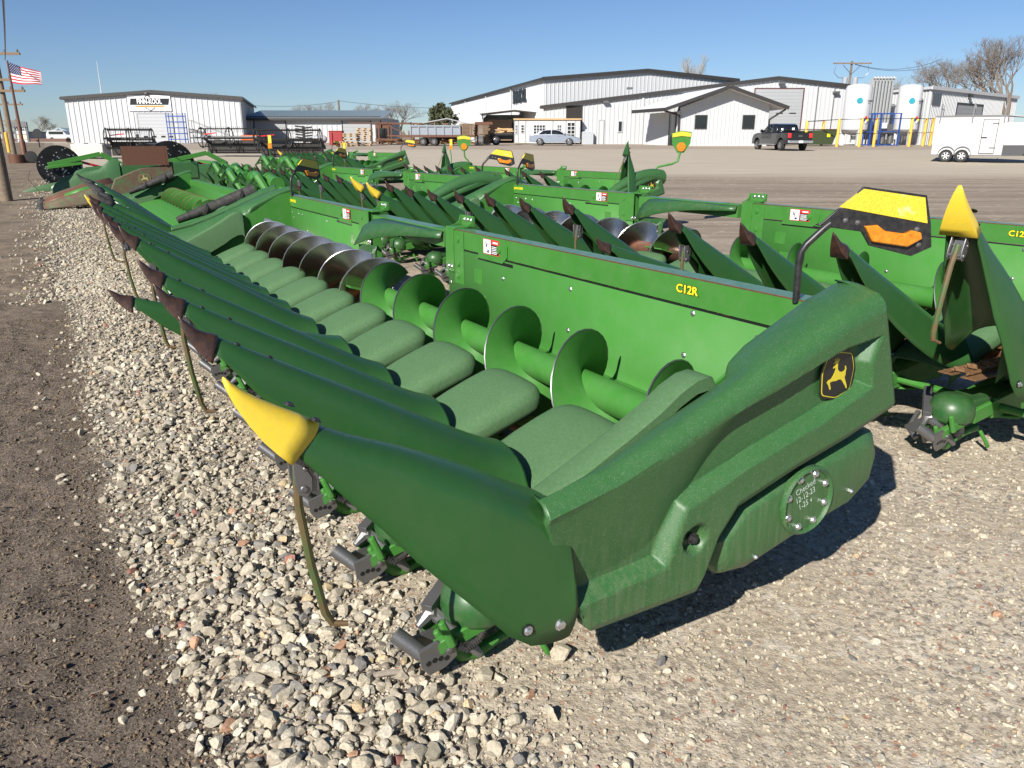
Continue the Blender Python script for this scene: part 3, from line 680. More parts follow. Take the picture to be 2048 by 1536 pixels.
    for k in range(n - 1):
        if first is None: o = hood_mb().build('hood', GHD, root, solid=.008); first = o
        else:
            o = first.copy(); col.objects.link(o); adopt(o, root)
        o.location = (k * sp, 0, 0)
        if sp < .7: o.scale = (sp / .762, 1, 1)
    M0 = Matrix.Translation(-PV)
    def sn(bm_):
        bm_.v = [tuple(Vector(v) - PV) for v in bm_.v]; return bm_
    s_in = None
    for k in range(n - 1):
        a = (angs or {}).get(k, random.uniform(-1.6, 1.6))
        if s_in is None:
            s_in = sn(snout_mb()).build('snout', GSN, root, solid=.007)
            c = sn(cap_mb()).build('snout_tip', DKRUST, s_in, solid=.004)
            for yy, zz in ((1.54, 1.36), (1.43, 1.296)): f = MB(); bolt(f, (0, yy, zz), (0, -.45, 1), .010, .006); sn(f).build('tip_bolt', BLK, s_in)
            o = s_in
        else:
            o = copy_tree(s_in, root); KIDS[root.name].append(o)
        place(o, k * sp, a)
        if sp < .7: o.scale = (sp / .762, 1, 1)
        if detail and k in (2, 4, 7) : stand_rod(o, k)
    for sg in (-1, 1):
        X = -sp if sg < 0 else sp * (n - 1)
        o = sn(snout_end_mb(sg)).build('end_divider', GSN, root, solid=.007); place(o, X, (angs or {}).get('near' if sg < 0 else 'far', 0))
        c = sn(cap_mb(True)).build('divider_tip', YEL, o, solid=.006)
        for yy, zz in ((1.555, 1.362), (1.485, 1.303)): f = MB(); bolt(f, (sg * .02, yy, zz), (0, -.45, 1), .012, .007); sn(f).build('divider_bolt', BLK, o)
        for yy, zz, rr_ in ((.755, .485, .017), (.885, .505, .012)): f = MB(); bolt(f, (sg * .192, yy, zz), (sg, 0, 0), rr_, .012); f.mi = 1; f.cyl((sg * .19, yy, zz), (sg * .1945, yy, zz), rr_ * 1.9, n=16); sn(f).build('divider_bolt', [ZNC, BKD], o)
        if detail: stand_rod(o, 99)
    # row units
    ru = None
    for k in range(n):
        if ru is None: ru = row_unit(root, detail); o = ru
        else: o = copy_tree(ru, root); KIDS[root.name].append(o)
        o.location = ((k - .5) * sp, 0, 0)
    # ---- end fairings
    for sg in (1, -1):
        e = empty('end_shield'); adopt(e, root)
        e.location = (0 if sg > 0 else mir(0), 0, 0)
        fairing_mb(sg, *((190, 84) if detail and sg > 0 else (60, 30))).build('shield_panel', GPL, e, solid=.006)
        b = MB()
        ry = [.69, .5, .307, .15, .05, -.03, -.08, -.11, -.125]; rz = [.80, .89, .985, 1.068, 1.135, 1.172, 1.178, 1.168, 1.14]
        b.loft([[(sg * x, y, z + dz) for x, dz in ((-.718, -.06), (-.716, -.006), (-.706, 0), (-.60, .0), (-.582, -.008), (-.575, -.05), (-.575, -.30 - .0))] for y, z in zip(ry, rz)], cap1=True)
        b.build('inner_lip', GHD, e, ang=50)
        b = MB(); b.prism([(.62, .5), (.6, .75), (.1, 1.0), (-.2, 1.12), (-.64, 1.38), (-.84, 1.42), (-.84, .5), (-.3, .35)], 'x', sg * -.655, sg * -.640)
        b.build('inner_wall', GP, e)
        # chain case below
        PN = [(-.0, .54), (-.12, .668), (-.32, .735), (-.6, .80), (-.86, .86), (-.935, .84), (-.975, .74), (-.955, .63), (-.82, .53), (-.48, .45), (-.19, .372), (-.05, .385), (-.0, .44)]
        def ins(p, k): 
            cx_, cy_ = sum(q[0] for q in p) / len(p), sum(q[1] for q in p) / len(p); return [((q[0] - cx_) * (1 - k) + cx_, (q[1] - cy_) * (1 - k * 1.9) + cy_) for q in p]
        b = MB(); b.loft([[(sg * X_, y, z) for y, z in ins(PN, kk)] for X_, kk in ((-.55, 0), (-.84, 0), (-.865, .008), (-.885, .03), (-.90, .075), (-.912, .12), (-.915, .15))], closed=True, cap0=True, cap1=True)
        cc = b.build('drive_case', GPL, e, ang=30)
        b = MB(); b.lathe([(.152, -.9 * sg), (.152, -.925 * sg), (.142, -.935 * sg), (.134, -.925 * sg), (.134, -.918 * sg), (.001, -.918 * sg)], 40, 'x', (0, -.49, .628))
        ip = b.build('inspection_plate', GPL, cc)
        for i in range(8):
            a = i * math.pi / 4 + .3; b = MB(); bolt(b, (-.918 * sg, -.49 + .118 * math.cos(a), .628 + .118 * math.sin(a)), (-sg, 0, 0), .012, .012); b.build('plate_bolt', ZNC, cc)
        for y, z in ((-.78, .60), (-.22, .44)): b = MB(); bolt(b, (-.9 * sg, y, z), (-sg, 0, 0), .012, .02); b.build('case_bolt', ZNC, cc)
        b = MB(); bolt(b, (-.925 * sg, .150, .632), (-sg, 0, 0), .017, .02); b.build('pivot_bolt', BLK, e)
        m_ = frame_m((-.906 * sg, -.60, 1.155), (0, -sg, 0), (0, 0, 1)); emblem(e, m_, .19, .2)
        if detail and sg > 0:
            for i, s_ in enumerate(('Checked', '12-12-23', '1-25 v')):
                text('chalk_note', s_, .036, frame_m((-.9195, -.475 - .005 * i, .69 - .038 * i), (0, -1, .32), (0, .32, 1)), ip, simple('chalk', (.55, .6, .55), .8), .0003, (.9, 1.1), -.0006)
    # ---- decals
    text('model_decal', front_text, .062, FR(.21, 1.305, -.7975), root, YDC, .0006, (1.15, 1), .0016)
    text('model_decal', front_text, .062, FR(.21, 1.305, -.7985), root, BKD, .0006, (1.15, 1), .005) if detail else None
    text('name_decal', left_text, .05, FR(x1 - .27, 1.305, -.7975), root, YDC, .0006, (1.0, 1), .001)
    danger(root, FR(o0 - .78, 1.295, -.79)); danger(root, FR(o1 + .7, 1.295, -.79))
    # ---- marker lights
    if light:
        for sg in (1, -1):
            e = empty('marker_light'); adopt(e, root); e.location = (0 if sg > 0 else mir(0) + .02, 0, 0)
            u = Vector((-.5 * sg, -.866, 0)); B0 = Vector((-.5 * sg, -.80, 1.38)); nrm = Vector((-.866 * sg, .5, 0))
            P_ = lambda a, z, t=0: B0 + u * a + Vector((0, 0, z)) + nrm * t
            b = MB(); b.tube([P_(0, -.02), P_(-.005, .16), P_(.0, .205), P_(.02, .24), P_(.095, .315), P_(.115, .33)], .016, 10); b.build('post', BLK, e)
            px_ = lambda L_: [((x - 1590 - .13 * (592 - y)) / 412, (588 - y) / 425) for x, y in L_]
            def plate(pts, t0, t1, nm, mt, bev=.003):
                b = MB(); n_ = len(pts); b.add([P_(a, z, t0) for a, z in pts] + [P_(a, z, t1) for a, z in pts], [tuple(range(n_)), tuple(range(2 * n_ - 1, n_ - 1, -1))] + [(i, i + n_, (i + 1) % n_ + n_, (i + 1) % n_) for i in range(n_)])
                return b.build(nm, mt, e, bevel=bev)
            px_ = lambda L_: [((x - 1590 - .13 * (592 - y)) / 412, (588 - y) / 425) for x, y in L_]
            plate(px_([(1634, 452), (1672, 420), (1684, 420), (1716, 381), (1830, 397), (1838, 448), (1840, 492), (1803, 509), (1726, 489), (1712, 463)]), -.012, 0, 'light_bracket', BLK)
            plate(px_([(1717, 385), (1826, 401), (1831, 448), (1674, 418)]), -.016, .004, 'reflector', YRF, .001)
            plate(px_([(1716, 452), (1738, 450), (1752, 461), (1786, 466), (1800, 460), (1817, 464), (1819, 476), (1792, 491), (1728, 481)]), -.034, .022, 'amber_lamp', AMB, .006)
            for x, y in ((1683, 442), (1705, 446), (1812, 459), (1815, 487)): b = MB(); bolt(b, P_(*px_([(x, y)])[0], 0), nrm, .008, .006); b.build('bracket_bolt', GRY, e)
    return root
def stand_rod(o, k):
    b = MB(); b.box(-.025, .025, 1.49, 1.54, 1.09, 1.2); b.mi = 1
    for q_ in (-.034, .028): b.prism([(1.565, 1.22), (1.562, 1.13), (1.552, 1.09), (1.53, 1.08), (1.512, 1.10), (1.51, 1.14), (1.52, 1.16), (1.515, 1.22)], 'x', q_, q_ + .006)
    b.cyl((-.04, 1.538, 1.11), (.04, 1.538, 1.11), .011); b.cyl((-.038, 1.53, 1.17), (.038, 1.53, 1.17), .007)
    b.v = [tuple(Vector(v) - PV) for v in b.v]; r = b.build('hinge_bracket', [GRY, GRY], o, bevel=.003)
    b = MB(); b.tube([(0, 1.545, 1.17), (0, 1.55, 1.05), (.0, 1.53, .85), (-.0, 1.50, .67), (0, 1.48, .625), (-.015, 1.435, .618)], [.013, .013, .013, .013, .012, .009], 8)
    b.v = [tuple(Vector(v) - PV) for v in b.v]; b.build('stand_rod', simple('rusty_rod', (.12, .07, .03), .6, var=.4, vs=14, dust=((.03, .12, .03), .9, 6)), r)
def row_unit(root, detail):
    e = empty('row_unit'); adopt(e, root)
    b = MB()
    for s in (-1, 1): b.beam((s * .1, -.1, .36), (s * .1, .72, .25), .05, .1); b.beam((s * .1, .72, .25), (s * .07, 1.0, .16), .04, .06)
    b.tube([(-.12, 1.0, .31), (-.13, .96, .2), (-.06, .9, .17), (.04, .9, .17), (.1, .93, .22)], [.018, .02, .02, .018, .015], 6)
    b.tube([(-.02, .98, .2), (-.02, .93, .12), (0, .86, .05), (0, .79, .025), (0, .7, .05), (0, .6, .08), (0, .45, .09)], [.014, .03, .045, .035, .025, .028, .03], 8)
    b.tube([(-.1, .58, .12), (-.13, .54, .04), (-.14, .52, -.0)], .014, 8)
    b.box(-.12, .12, -.15, .5, .2, .34); b.tube([(-.38, .42, .27), (.38, .42, .27)], .03, 8); b.beam((-.2, .3, .2), (.2, .55, .16), .05, .02)
    b.build('unit_frame', GP, e, bevel=.006 if detail else 0)
    b = MB(); prof = [(.0, .43), (.06, .42), (.105, .39), (.125, .34), (.13, .29), (.12, .24), (.09, .22)]
    b.lathe([(r * 1.12, .2 + (z - .22) * .95) for r, z in prof[1:]], 20, 'z', (0, .79, 0)); b.box(-.1, .1, .5, .78, .22, .36); b.build('gearbox', GDK, e, bevel=.01)
    for s in (-1, 1): b = MB(); b.box(min(s * .028, s * .13), max(s * .028, s * .13), -.02, .8, .515, .522); b.build('deck_plate', BRN, e)
    for s in (-1, 1):
        b = MB()
        for i in range(22):
            y = -.02 + i * .037; b.obox((s * .055, y, .545), .02, .022, .018, .2 * s)
            if i % 4 == 0: b.obox((s * .03, y, .548), .07, .012, .03, .3 * s)
        b.tube([(s * .055, -.02, .54), (s * .055, .78, .54)], .008, 6)
        b.build('gathering_chain', BRN, e)
    b = MB(); b.cyl((.01, 1.14, .225), (-.06, 1.055, .145), .033, .032, 14)
    b.prism([(1.08, .18), (1.0, .20), (.93, .16), (.92, .11), (.97, .075), (1.04, .06), (1.07, .10)], 'x', -.09, -.075); b.prism([(1.06, .17), (.98, .18), (.92, .15), (.93, .10), (1.0, .07)], 'x', .02, .035)
    b.tube([(.03, .95, .25), (.06, .97, .23), (.04, 1.03, .2)], [.02, .03, .015], 8)
    b.beam((.24, .70, .33), (.05, .98, .24), .05, .09); b.beam((.12, .62, .2), (.16, .98, .13), .07, .03); b.tube([(.22, .8, .2), (.18, .95, .12), (.1, .98, .08)], .02, 6)
    b.tube([(.06, .96, .24), (.0, .90, .18), (-.04, .84, .1), (-.06, .8, .05)], [.03, .028, .026, .016], 8)
    b.mi = 1
    for i in range(4): b.lathe([(.012, -.0905), (.012, -.0915), (.002, -.0915)], 10, 'x', (0, .965 + i * .026, .115 + .008 * math.sin(i)))
    b.mi = 0; bolt(b, (-.09, .955, .15), (-1, 0, 0), .013, .01)
    b.build('idler', [GRY, BKD], e, bevel=.002 if detail else 0)
    if detail:
        b = MB(); P_ = [(-.11, .95, .2), (-.13, .9, .155), (-.12, .84, .17), (-.08, .78, .2), (-.09, .7, .21)]
        b.tube(P_, .012, 8)
        for i in range(4):
            for j in range(6):
                p = Vector(P_[i]).lerp(Vector(P_[i + 1]), j / 6); d = (Vector(P_[i + 1]) - Vector(P_[i])).normalized(); b.tube([p - d * .003, p + d * .003], .0155, 8)
        b.build('hose', BPL, e)
    return e

GRPN = 'green corn heads parked in rows on the gravel'
head1 = make_head(label='nearest green corn head, filling the foreground with its deer emblem side and C12R decal', group=GRPN, angs={0: 0, 1: 0, 2: .6, 3: -11, 4: 2.3, 5: .5, 'near': 0, 'far': 0})
head1.matrix_world = HM()
# ------------------------------------------------------------ everything behind
def XZ(px, py, Y):
    b_ = (768 - py) / FPX; d = Y / (CP + b_ * SP); p = W(px, py, d); return p.x, p.z
def X_(px, Y, py=285): return XZ(px, py, Y)[0]
def Z_(py, Y): return XZ(1024, py, Y)[1]
def wall_on(b, p, q, z0, zf, rib=.3, t=.12, rd=.035, out=1, mi=0, rmi=0, x_from=0, holes=()):
    # wall from p to q (2D), top height zf(s) with s in metres; ribs are real pressed ridges
    p, q = Vector((*p, 0)), Vector((*q, 0)); d = (q - p); L_ = d.length; d.normalize(); nrm = Vector((d.y, -d.x, 0)) * out
    brk = sorted({0, L_, *[s for s in getattr(zf, 'brk', ()) if 0 < s < L_]})
    b.mi = mi; P = [p + d * s for s in brk]
    bot = [Vector((v.x, v.y, z0)) for v in P]; top = [Vector((v.x, v.y, zf(s))) for v, s in zip(P, brk)]
    for i in range(len(brk) - 1):
        a = [bot[i], bot[i + 1], top[i + 1], top[i]]; c = [v - nrm * t for v in a]
        b.add(a + c, [(0, 1, 2, 3), (7, 6, 5, 4), (0, 4, 5, 1), (3, 2, 6, 7), (0, 3, 7, 4), (1, 5, 6, 2)])
    b.mi = rmi; s = rib / 2
    while s < L_ - .05:
        hs = [h for h in holes if h[0] < s < h[1]]
        segs = [(z0, zf(s) - .02)]
        for h in hs:
            ns_ = []
            for a, c in segs:
                if h[2] > a: ns_.append((a, min(c, h[2])))
                if h[3] < c: ns_.append((max(a, h[3]), c))
            segs = ns_
        for a, c in segs:
            if c - a < .1: continue
            v = p + d * s; w2 = .03
            q1 = [v - d * w2 * 1.9, v - d * w2 * 1.0 + nrm * rd * 1.15, v + d * w2 * 1.0 + nrm * rd * 1.15, v + d * w2 * 1.5]
            b.add([(u.x, u.y, a) for u in q1] + [(u.x, u.y, c) for u in q1], [(0, 1, 5, 4), (1, 2, 6, 5), (2, 3, 7, 6), (4, 5, 6, 7), (3, 2, 1, 0)])
        s += rib
def gab(zl, zp, zr, sp, L_):
    f = lambda s: zl + (zp - zl) * s / sp if s <= sp else zp + (zr - zp) * (s - sp) / (L_ - sp)
    f.brk = (sp,); return f
def flat(z):
    f = lambda s: z
    f.brk = (); return f
def quadbox(b, pts, t):       # slab: 4 top points, thickness down
    a = [Vector(p) for p in pts]; c = [p - Vector((0, 0, t)) for p in a]
    b.add(a + c, [(0, 1, 2, 3), (7, 6, 5, 4), (0, 4, 5, 1), (1, 5, 6, 2), (2, 6, 7, 3), (3, 7, 4, 0)])
def panel_on(p, q, s0, s1, z0, z1, name, m, parent, out=1, off=.05, t=.06, slats=0, frame=None, fm=None, rec=0, **k):
    p, q = Vector((*p, 0)), Vector((*q, 0)); d = (q - p).normalized(); nrm = Vector((d.y, -d.x, 0)) * out
    b = MB(); M = Matrix(((d.x, nrm.x, 0, p.x), (d.y, nrm.y, 0, p.y), (0, 0, 1, 0), (0, 0, 0, 1))); b.M = M
    if slats:
        hgt = (z1 - z0) / slats
        for i in range(slats): b.box(s0, s1, off - t, off - .012 * (0), z0 + i * hgt + .012, z0 + (i + 1) * hgt - .012)
        b.box(s0, s1, off - t - .01, off - .02, z0, z1)
    else: b.box(s0, s1, off - t, off, z0, z1)
    o = b.build(name, m, parent, **k)
    if frame:
        b = MB(); b.M = M; f = frame
        b.box(s0 - f, s0, off - t, off + .03, z0, z1 + f); b.box(s1, s1 + f, off - t, off + .03, z0, z1 + f); b.box(s0, s1, off - t, off + .03, z1, z1 + f)
        if z0 > p.z + .5: b.box(s0 - f, s1 + f, off - t, off + .03, z0 - f, z0)
        b.build('frame', fm or RFG, o)
    return o
def ground_z(x, y): return gz(y)

# --- left workshop
YA = 94.5; xa0, xa1 = X_(128, YA, 196), X_(480, YA, 197); za = Z_(197, YA); zp = Z_(184, YA); zb_ = gz(YA) - .2; LA = xa1 - xa0; sp_ = X_(303, YA, 184) - xa0
def wbuilding(name, label, p, q, back, z0, zf, wm, rm, rib, out=1, cat='building', overhang=.35, trim=RFG, sides=True, rd=.035, holes=(), group=None, rp=None):
    root = empty(name, (p[0], p[1], z0), label=label, cat=cat, group=group)
    pv, qv = Vector((*p, 0)), Vector((*q, 0)); d = (qv - pv); L_ = d.length; d.normalize(); bk = Vector((*back, 0))
    O = Vector((p[0], p[1], z0)); sh = Matrix.Translation(-O)
    b = MB(); b.M = sh; wall_on(b, p, q, z0, zf, rib, holes=holes, rd=rd)
    w = b.build('wall', wm, root, fix=True)
    if sides:
        for (a, s_, o_) in ((pv, 0, -1), (qv, L_, 1)):
            b = MB(); b.M = sh; h = zf(s_) ; wall_on(b, (a.x, a.y), (a.x + bk.x, a.y + bk.y), z0, flat(h), rib, out=o_, rd=rd); b.build('side_wall', wm, root)
        b = MB(); b.M = sh; wall_on(b, (p[0] + bk.x, p[1] + bk.y), (q[0] + bk.x, q[1] + bk.y), z0, zf, 3, out=-1); b.build('back_wall', wm, root)
    br = sorted({0, L_, *[s for s in zf.brk]}); nb = bk.normalized()
    for i in range(len(br) - 1):
        s0, s1 = br[i], br[i + 1]; sl = (zf(s1) - zf(s0)) / (s1 - s0)
        e0 = overhang if i == 0 else 0; e1 = overhang if i == len(br) - 2 else 0
        A = pv + d * (s0 - e0) - nb * overhang; B = pv + d * (s1 + e1) - nb * overhang
        za_, zb2 = zf(s0) - sl * e0 + .14, zf(s1) + sl * e1 + .14
        b = MB(); b.M = sh; E_ = bk + nb * overhang
        quadbox(b, [(A.x, A.y, za_), (B.x, B.y, zb2), (B.x + E_.x, B.y + E_.y, zb2), (A.x + E_.x, A.y + E_.y, za_)], .12)
        r = b.build('roof', rm, root)
        b = MB(); b.M = sh; b.beam((A.x - nb.x * .04, A.y - nb.y * .04, za_ - .1), (B.x - nb.x * .04, B.y - nb.y * .04, zb2 - .1), .06, .34, up=(0, 0, 1)); b.build('rake_trim', trim, r)
    for s_, sg in ((0, -1), (L_, 1)):
        if not overhang: break
        e = pv + d * (s_ + sg * (overhang + .05)); z = zf(s_)
        b = MB(); b.M = sh; b.beam((e.x - nb.x * overhang, e.y - nb.y * overhang, z), (e.x + bk.x, e.y + bk.y, z), .1, .22); b.build('gutter', trim, root)
    return root
def shift(o, root):     # children were given in world coordinates
    o.location = -root.location
A = wbuilding('workshop_building', 'white ribbed metal workshop on the left with a shallow gable and a banner above', (xa0, YA), (xa1, YA), (X_(507, 121, 216) - xa1, 26.5), zb_, gab(za, zp, za, sp_, LA), WPT, RFM, .62, rd=.06)
def on_wall(root, p, q, s0, s1, z0, z1, nm, m, **k):
    o = panel_on(p, q, s0, s1, z0, z1, nm, m, root, **k); o.location = -root.location; return o
pa, qa = (xa0, YA), (xa1, YA)
sx = lambda px, py=260: X_(px, YA, py) - xa0
on_wall(A, pa, qa, sx(280), sx(346), zb_, Z_(228, YA), 'roller_door', simple('white_door', (.42, .43, .44), .5, var=.05), off=.12, slats=9, frame=.15, fm=WP3)
for i, px_ in enumerate((291, 308, 326, 342)): on_wall(A, pa, qa, sx(px_) - .25, sx(px_) + .25, Z_(275, YA), Z_(271.5, YA), 'door_pane', GLS, off=.13, t=.03)
on_wall(A, pa, qa, sx(270), sx(280) - .1, zb_, Z_(265, YA), 'walk_door', DRG, off=.1, frame=.1, fm=WP3); on_wall(A, pa, qa, sx(271.5), sx(277.5), Z_(277, YA), Z_(268.5, YA), 'door_window', GLS, off=.14, t=.02)
on_wall(A, pa, qa, sx(302.5), sx(306.5), Z_(188, YA), Z_(185.5, YA), 'wall_lamp', GRY, off=.5, t=.4)
# banner
bn = tag(MB().box(sx(264), sx(349), -.14, -.11, Z_(222, YA), Z_(190, YA)).build('banner', simple('white_banner', (.8, .8, .8), .6, bump=.3, bs=3)), 'white vinyl banner with bold black lettering hung over the roller door of the left workshop', 'banner'); bn.location = (xa0, YA, 0)
bw = sx(349) - sx(264); bc = (sx(264) + sx(349)) / 2; bz = lambda py: Z_(py, YA)
b = MB(); b.prism([(sx(268), bz(210)), (sx(270.5), bz(197)), (sx(347.5), bz(197)), (sx(344.5), bz(210))], 'y', -.15, -.142); b.build('banner_block', BKD, bn)
b = MB(); b.prism([(sx(279), bz(215)), (sx(279), bz(211)), (sx(336), bz(211)), (sx(336), bz(215))], 'y', -.15, -.142); b.build('banner_stripe', simple('gold', (.55, .27, .08), .5, var=.4, vs=2), bn)
b = MB()
for a, c in (((298, 197), (302, 191.5)), ((302, 191.5), (306, 191.5)), ((306, 191.5), (312, 197)), ((298, 215.5), (307, 221)), ((307, 221), (310, 221)), ((310, 221), (317, 215.5))): b.beam((sx(a[0]), -.146, bz(a[1])), (sx(c[0]), -.146, bz(c[1])), .01, .09)
b.build('banner_line', BKD, bn)
text('banner_lettering', 'FINN-KOOL', .74, frame_m((bc + .02, -.152, bz(203.5)), (1, 0, 0), (0, 0, 1)), bn, WHT, .002, (.72, 1), .018)
# --- blue rack and stair leaning beside the workshop door
rk = empty('pallet_rack', (X_(358, 92), 92, gz(92)), label='empty blue steel rack standing beside the roller door of the left workshop', cat='rack'); b = MB()
hx_ = Z_(226, 92) - gz(92)
for x in (-1.0, .9): b = MB(); b.box(x, x + .08, -.4, -.32, 0, hx_); b.box(x, x + .08, .3, .38, 0, hx_); b.box(x + .01, x + .07, -.35, .35, 1, 1.08); b.build('upright', BLU, rk)
b = MB()
for k in range(5):
    z = hx_ * (.12 + k * .19); b.box(-1, .98, -.42, -.36, z, z + .1); b.box(-1, .98, .32, .38, z, z + .1)
b.build('shelf_beam', BLU, rk); b = MB()
for k in range(9): b.beam((.15 + .09 * k, -.3, 0), (.15 + .09 * k, -.3, hx_), .015, .015)
b.build('mesh_panel', BLU, rk)
sr = empty('loading_stair', (X_(385, 90), 90, gz(90)), label='grey metal stair with handrails against the left workshop wall', cat='stair'); b = MB()
h_ = Z_(240, 90) - gz(90); b.box(-.05, 0, -.5, -.45, 0, h_ + .2); b.box(-.05, 0, .4, .45, 0, h_)
for s_ in (-.45, .4): b.beam((0, s_, h_ * .62), (3.9, s_, 0), .05, .18); b.beam((0, s_, h_), (4.1, s_, .9), .04, .04); b.beam((0, s_, h_ * .62), (0, s_, h_), .04, .04); b.beam((2, s_, h_ * .3), (2, s_, h_ * .3 + 1.1), .04, .04)
for i in range(11): b.box(i * .36 - .15, i * .36 + .15, -.45, .42, h_ * .62 * (1 - i / 10.6) - .05, h_ * .62 * (1 - i / 10.6))
b.build('stair_frame', GRY, sr)

# --- low annex
YB = 101; xb0, xb1 = X_(492, YB), X_(764, YB); zbb = gz(YB) - .2; zt = Z_(236, YB)
B_ = wbuilding('low_annex', 'long low white metal annex with two roller doors right of the left workshop', (xb0, YB), (xb1, YB), (.0, 16), zbb, flat(zt), WPT, RFM, .62, rd=.06, overhang=.0)
b = MB(); quadbox(b, [(xb0 - .3, YB - .5, zt), (xb1 + .3, YB - .5, zt), (xb1 + .3, YB + 8, Z_(221, YB + 8)), (xb0 - .3, YB + 8, Z_(221, YB + 8))], .15)
for i in range(46): 
    x = xb0 + (xb1 - xb0) * i / 45; b.beam((x, YB - .5, zt + .02), (x, YB + 8, Z_(221, YB + 8) + .02), .06, .08)
o = b.build('roof', RFM, B_); o.location = -B_.location
b = MB(); b.box(xb0 - .3, xb1 + .3, YB - .62, YB - .45, zt - .3, zt - .02); o = b.build('gutter', RFG, B_); o.location = -B_.location
sb = lambda px: X_(px, YB) - xb0
for a, c, t_ in ((513, 574, 241), (688, 743, 241)): on_wall(B_, (xb0, YB), (xb1, YB), sb(a), sb(c), zbb, Z_(t_, YB), 'roller_door', DRG if a < 600 else WP3, off=.1, slats=7, frame=.12)
on_wall(B_, (xb0, YB), (xb1, YB), sb(630), sb(635), Z_(240, YB), Z_(236.5, YB), 'wall_lamp', GRY, off=.3, t=.28)

# --- tall hall and long front hall on the right
pc = (X_(1088, 89, 160), 89.0); qc = (25.5, 94.2); bkc = (X_(902, 150, 206) - pc[0], 61.0)
Lc = math.hypot(qc[0] - pc[0], qc[1] - pc[1]); zce = Z_(158, 89); zcp = Z_(141.5, 91.5); zcr = Z_(161, 94.2)
C_ = wbuilding('tall_hall', 'tall white metal hall with dark letters on its long left side wall', pc, qc, bkc, gz(89) - .3, gab(zce, zcp, zcr, Lc * .52, Lc), WPT, RFG, .45, rd=.05, overhang=.3)
for ch in list(KIDS[C_.name]):
    if ch.name.startswith('side_wall') : ch.data.materials[0] = WP2; break
sd_ = Vector((bkc[0], bkc[1], 0)).normalized(); 
def side_at(px):       # distance along the long side wall whose image column is px
    lo, hi = 0, 62
    for _ in range(50):
        m_ = (lo + hi) / 2; x, y = pc[0] + sd_.x * m_, pc[1] + sd_.y * m_; d_ = y / (CP + .35 * SP); u = 1024 + x / d_ * FPX
        if u > px: lo = m_
        else: hi = m_
    return lo
s0 = side_at(1053.5); s1 = side_at(1028); sm = (s0 + s1) / 2; ym = pc[1] + sd_.y * sm
off_n = Vector((-sd_.y, sd_.x, 0)).normalized() * .14
text('wall_lettering', 'FINN-KOOL', (s1 - s0) * .21, frame_m((pc[0] + sd_.x * sm + off_n.x - C_.location.x, ym + off_n.y - C_.location.y, Z_(194, ym) - C_.location.z), (-sd_.x, -sd_.y, 0), (0, 0, 1)), C_, BKD, .03, (.92, 1.5), .06)
for px_ in (974, 933, 1024):
    s_ = side_at(px_); b = MB(); c = Vector((pc[0] + sd_.x * s_, pc[1] + sd_.y * s_, 0)) + off_n; b.box(c.x - .1, c.x + .05, c.y - .1, c.y + .1, gz(90), zce - .1); o = b.build('downpipe', WPT, C_); o.location = -C_.location

YD = 86.0; xd0, xd1 = X_(1087, YD, 215), X_(1836, YD, 186); zd = Z_(215, YD); zdp = Z_(157, YD); zdr = Z_(188, YD); LD = xd1 - xd0
sd1 = lambda px, py=240: X_(px, YD, py) - xd0
gd = (sd1(1506, 230), sd1(1601, 230)); od = (sd1(1134, 225), sd1(1163, 225))
zD0 = gz(YD) - .3
zfd = gab(zd, zdp, zdr, sd1(1557, 160), LD)
D_ = wbuilding('front_hall', 'long white ribbed metal hall with a big grey roller door behind the small office', (xd0, YD), (xd1, YD), (1.0, 3.0), zD0, zfd, WPT, RFG, .45, rd=.05, overhang=.25, sides=True, holes=((gd[0] - .1, gd[1] + .1, 0, Z_(178, YD)), (od[0] - .1, od[1] + .1, 0, Z_(213, YD))))
on_wall(D_, (xd0, YD), (xd1, YD), gd[0], gd[1], zD0, Z_(178, YD), 'roller_door', WP3, off=.10, slats=17, frame=.1, fm=simple('dark_red_frame', (.10, .03, .025), .6))
for px_ in (1557, 1583): on_wall(D_, (xd0, YD), (xd1, YD), sd1(px_) - .35, sd1(px_) + .35, Z_(227.5, YD), Z_(225.5, YD), 'door_pane', GLS, off=.13, t=.03)
on_wall(D_, (xd0, YD), (xd1, YD), od[0], od[1], Z_(237, YD) - 3.2, Z_(213.5, YD), 'open_doorway', INT, off=.03, frame=.1, fm=RFG)  # flat dark panel on the wall stands for the shade in the opening
on_wall(D_, (xd0, YD), (xd1, YD), sd1(1199), sd1(1207), zD0, Z_(241, YD), 'walk_door', WPT, off=.1, frame=.07, fm=WP3)
on_wall(D_, (xd0, YD), (xd1, YD), sd1(1237.5), sd1(1244), Z_(263, YD), Z_(243, YD), 'window', GLS, off=.08, frame=.08, fm=WPT)
b = MB(); b.box(xd0 + sd1(1284, 200), xd0 + sd1(1288, 200), YD - .12, YD - .02, zD0, Z_(183, YD)); o = b.build('corner_post', WP2, D_); o.location = -D_.location
for px_, py_ in ((1555, 165), (1256, 175), (1664, 183), (1210, 202)):
    on_wall(D_, (xd0, YD), (xd1, YD), sd1(px_) - .3, sd1(px_) + .3, Z_(py_ + 4, YD), Z_(py_, YD), 'wall_lamp', GRY, off=.55, t=.5)
for px_ in (1664, 1631): 
    b = MB(); x = xd0 + sd1(px_, 220); b.tube([(x, YD - .1, zD0), (x, YD - .1, Z_(172, YD))], .05, 6); o = b.build('conduit', GRY, D_); o.location = -D_.location

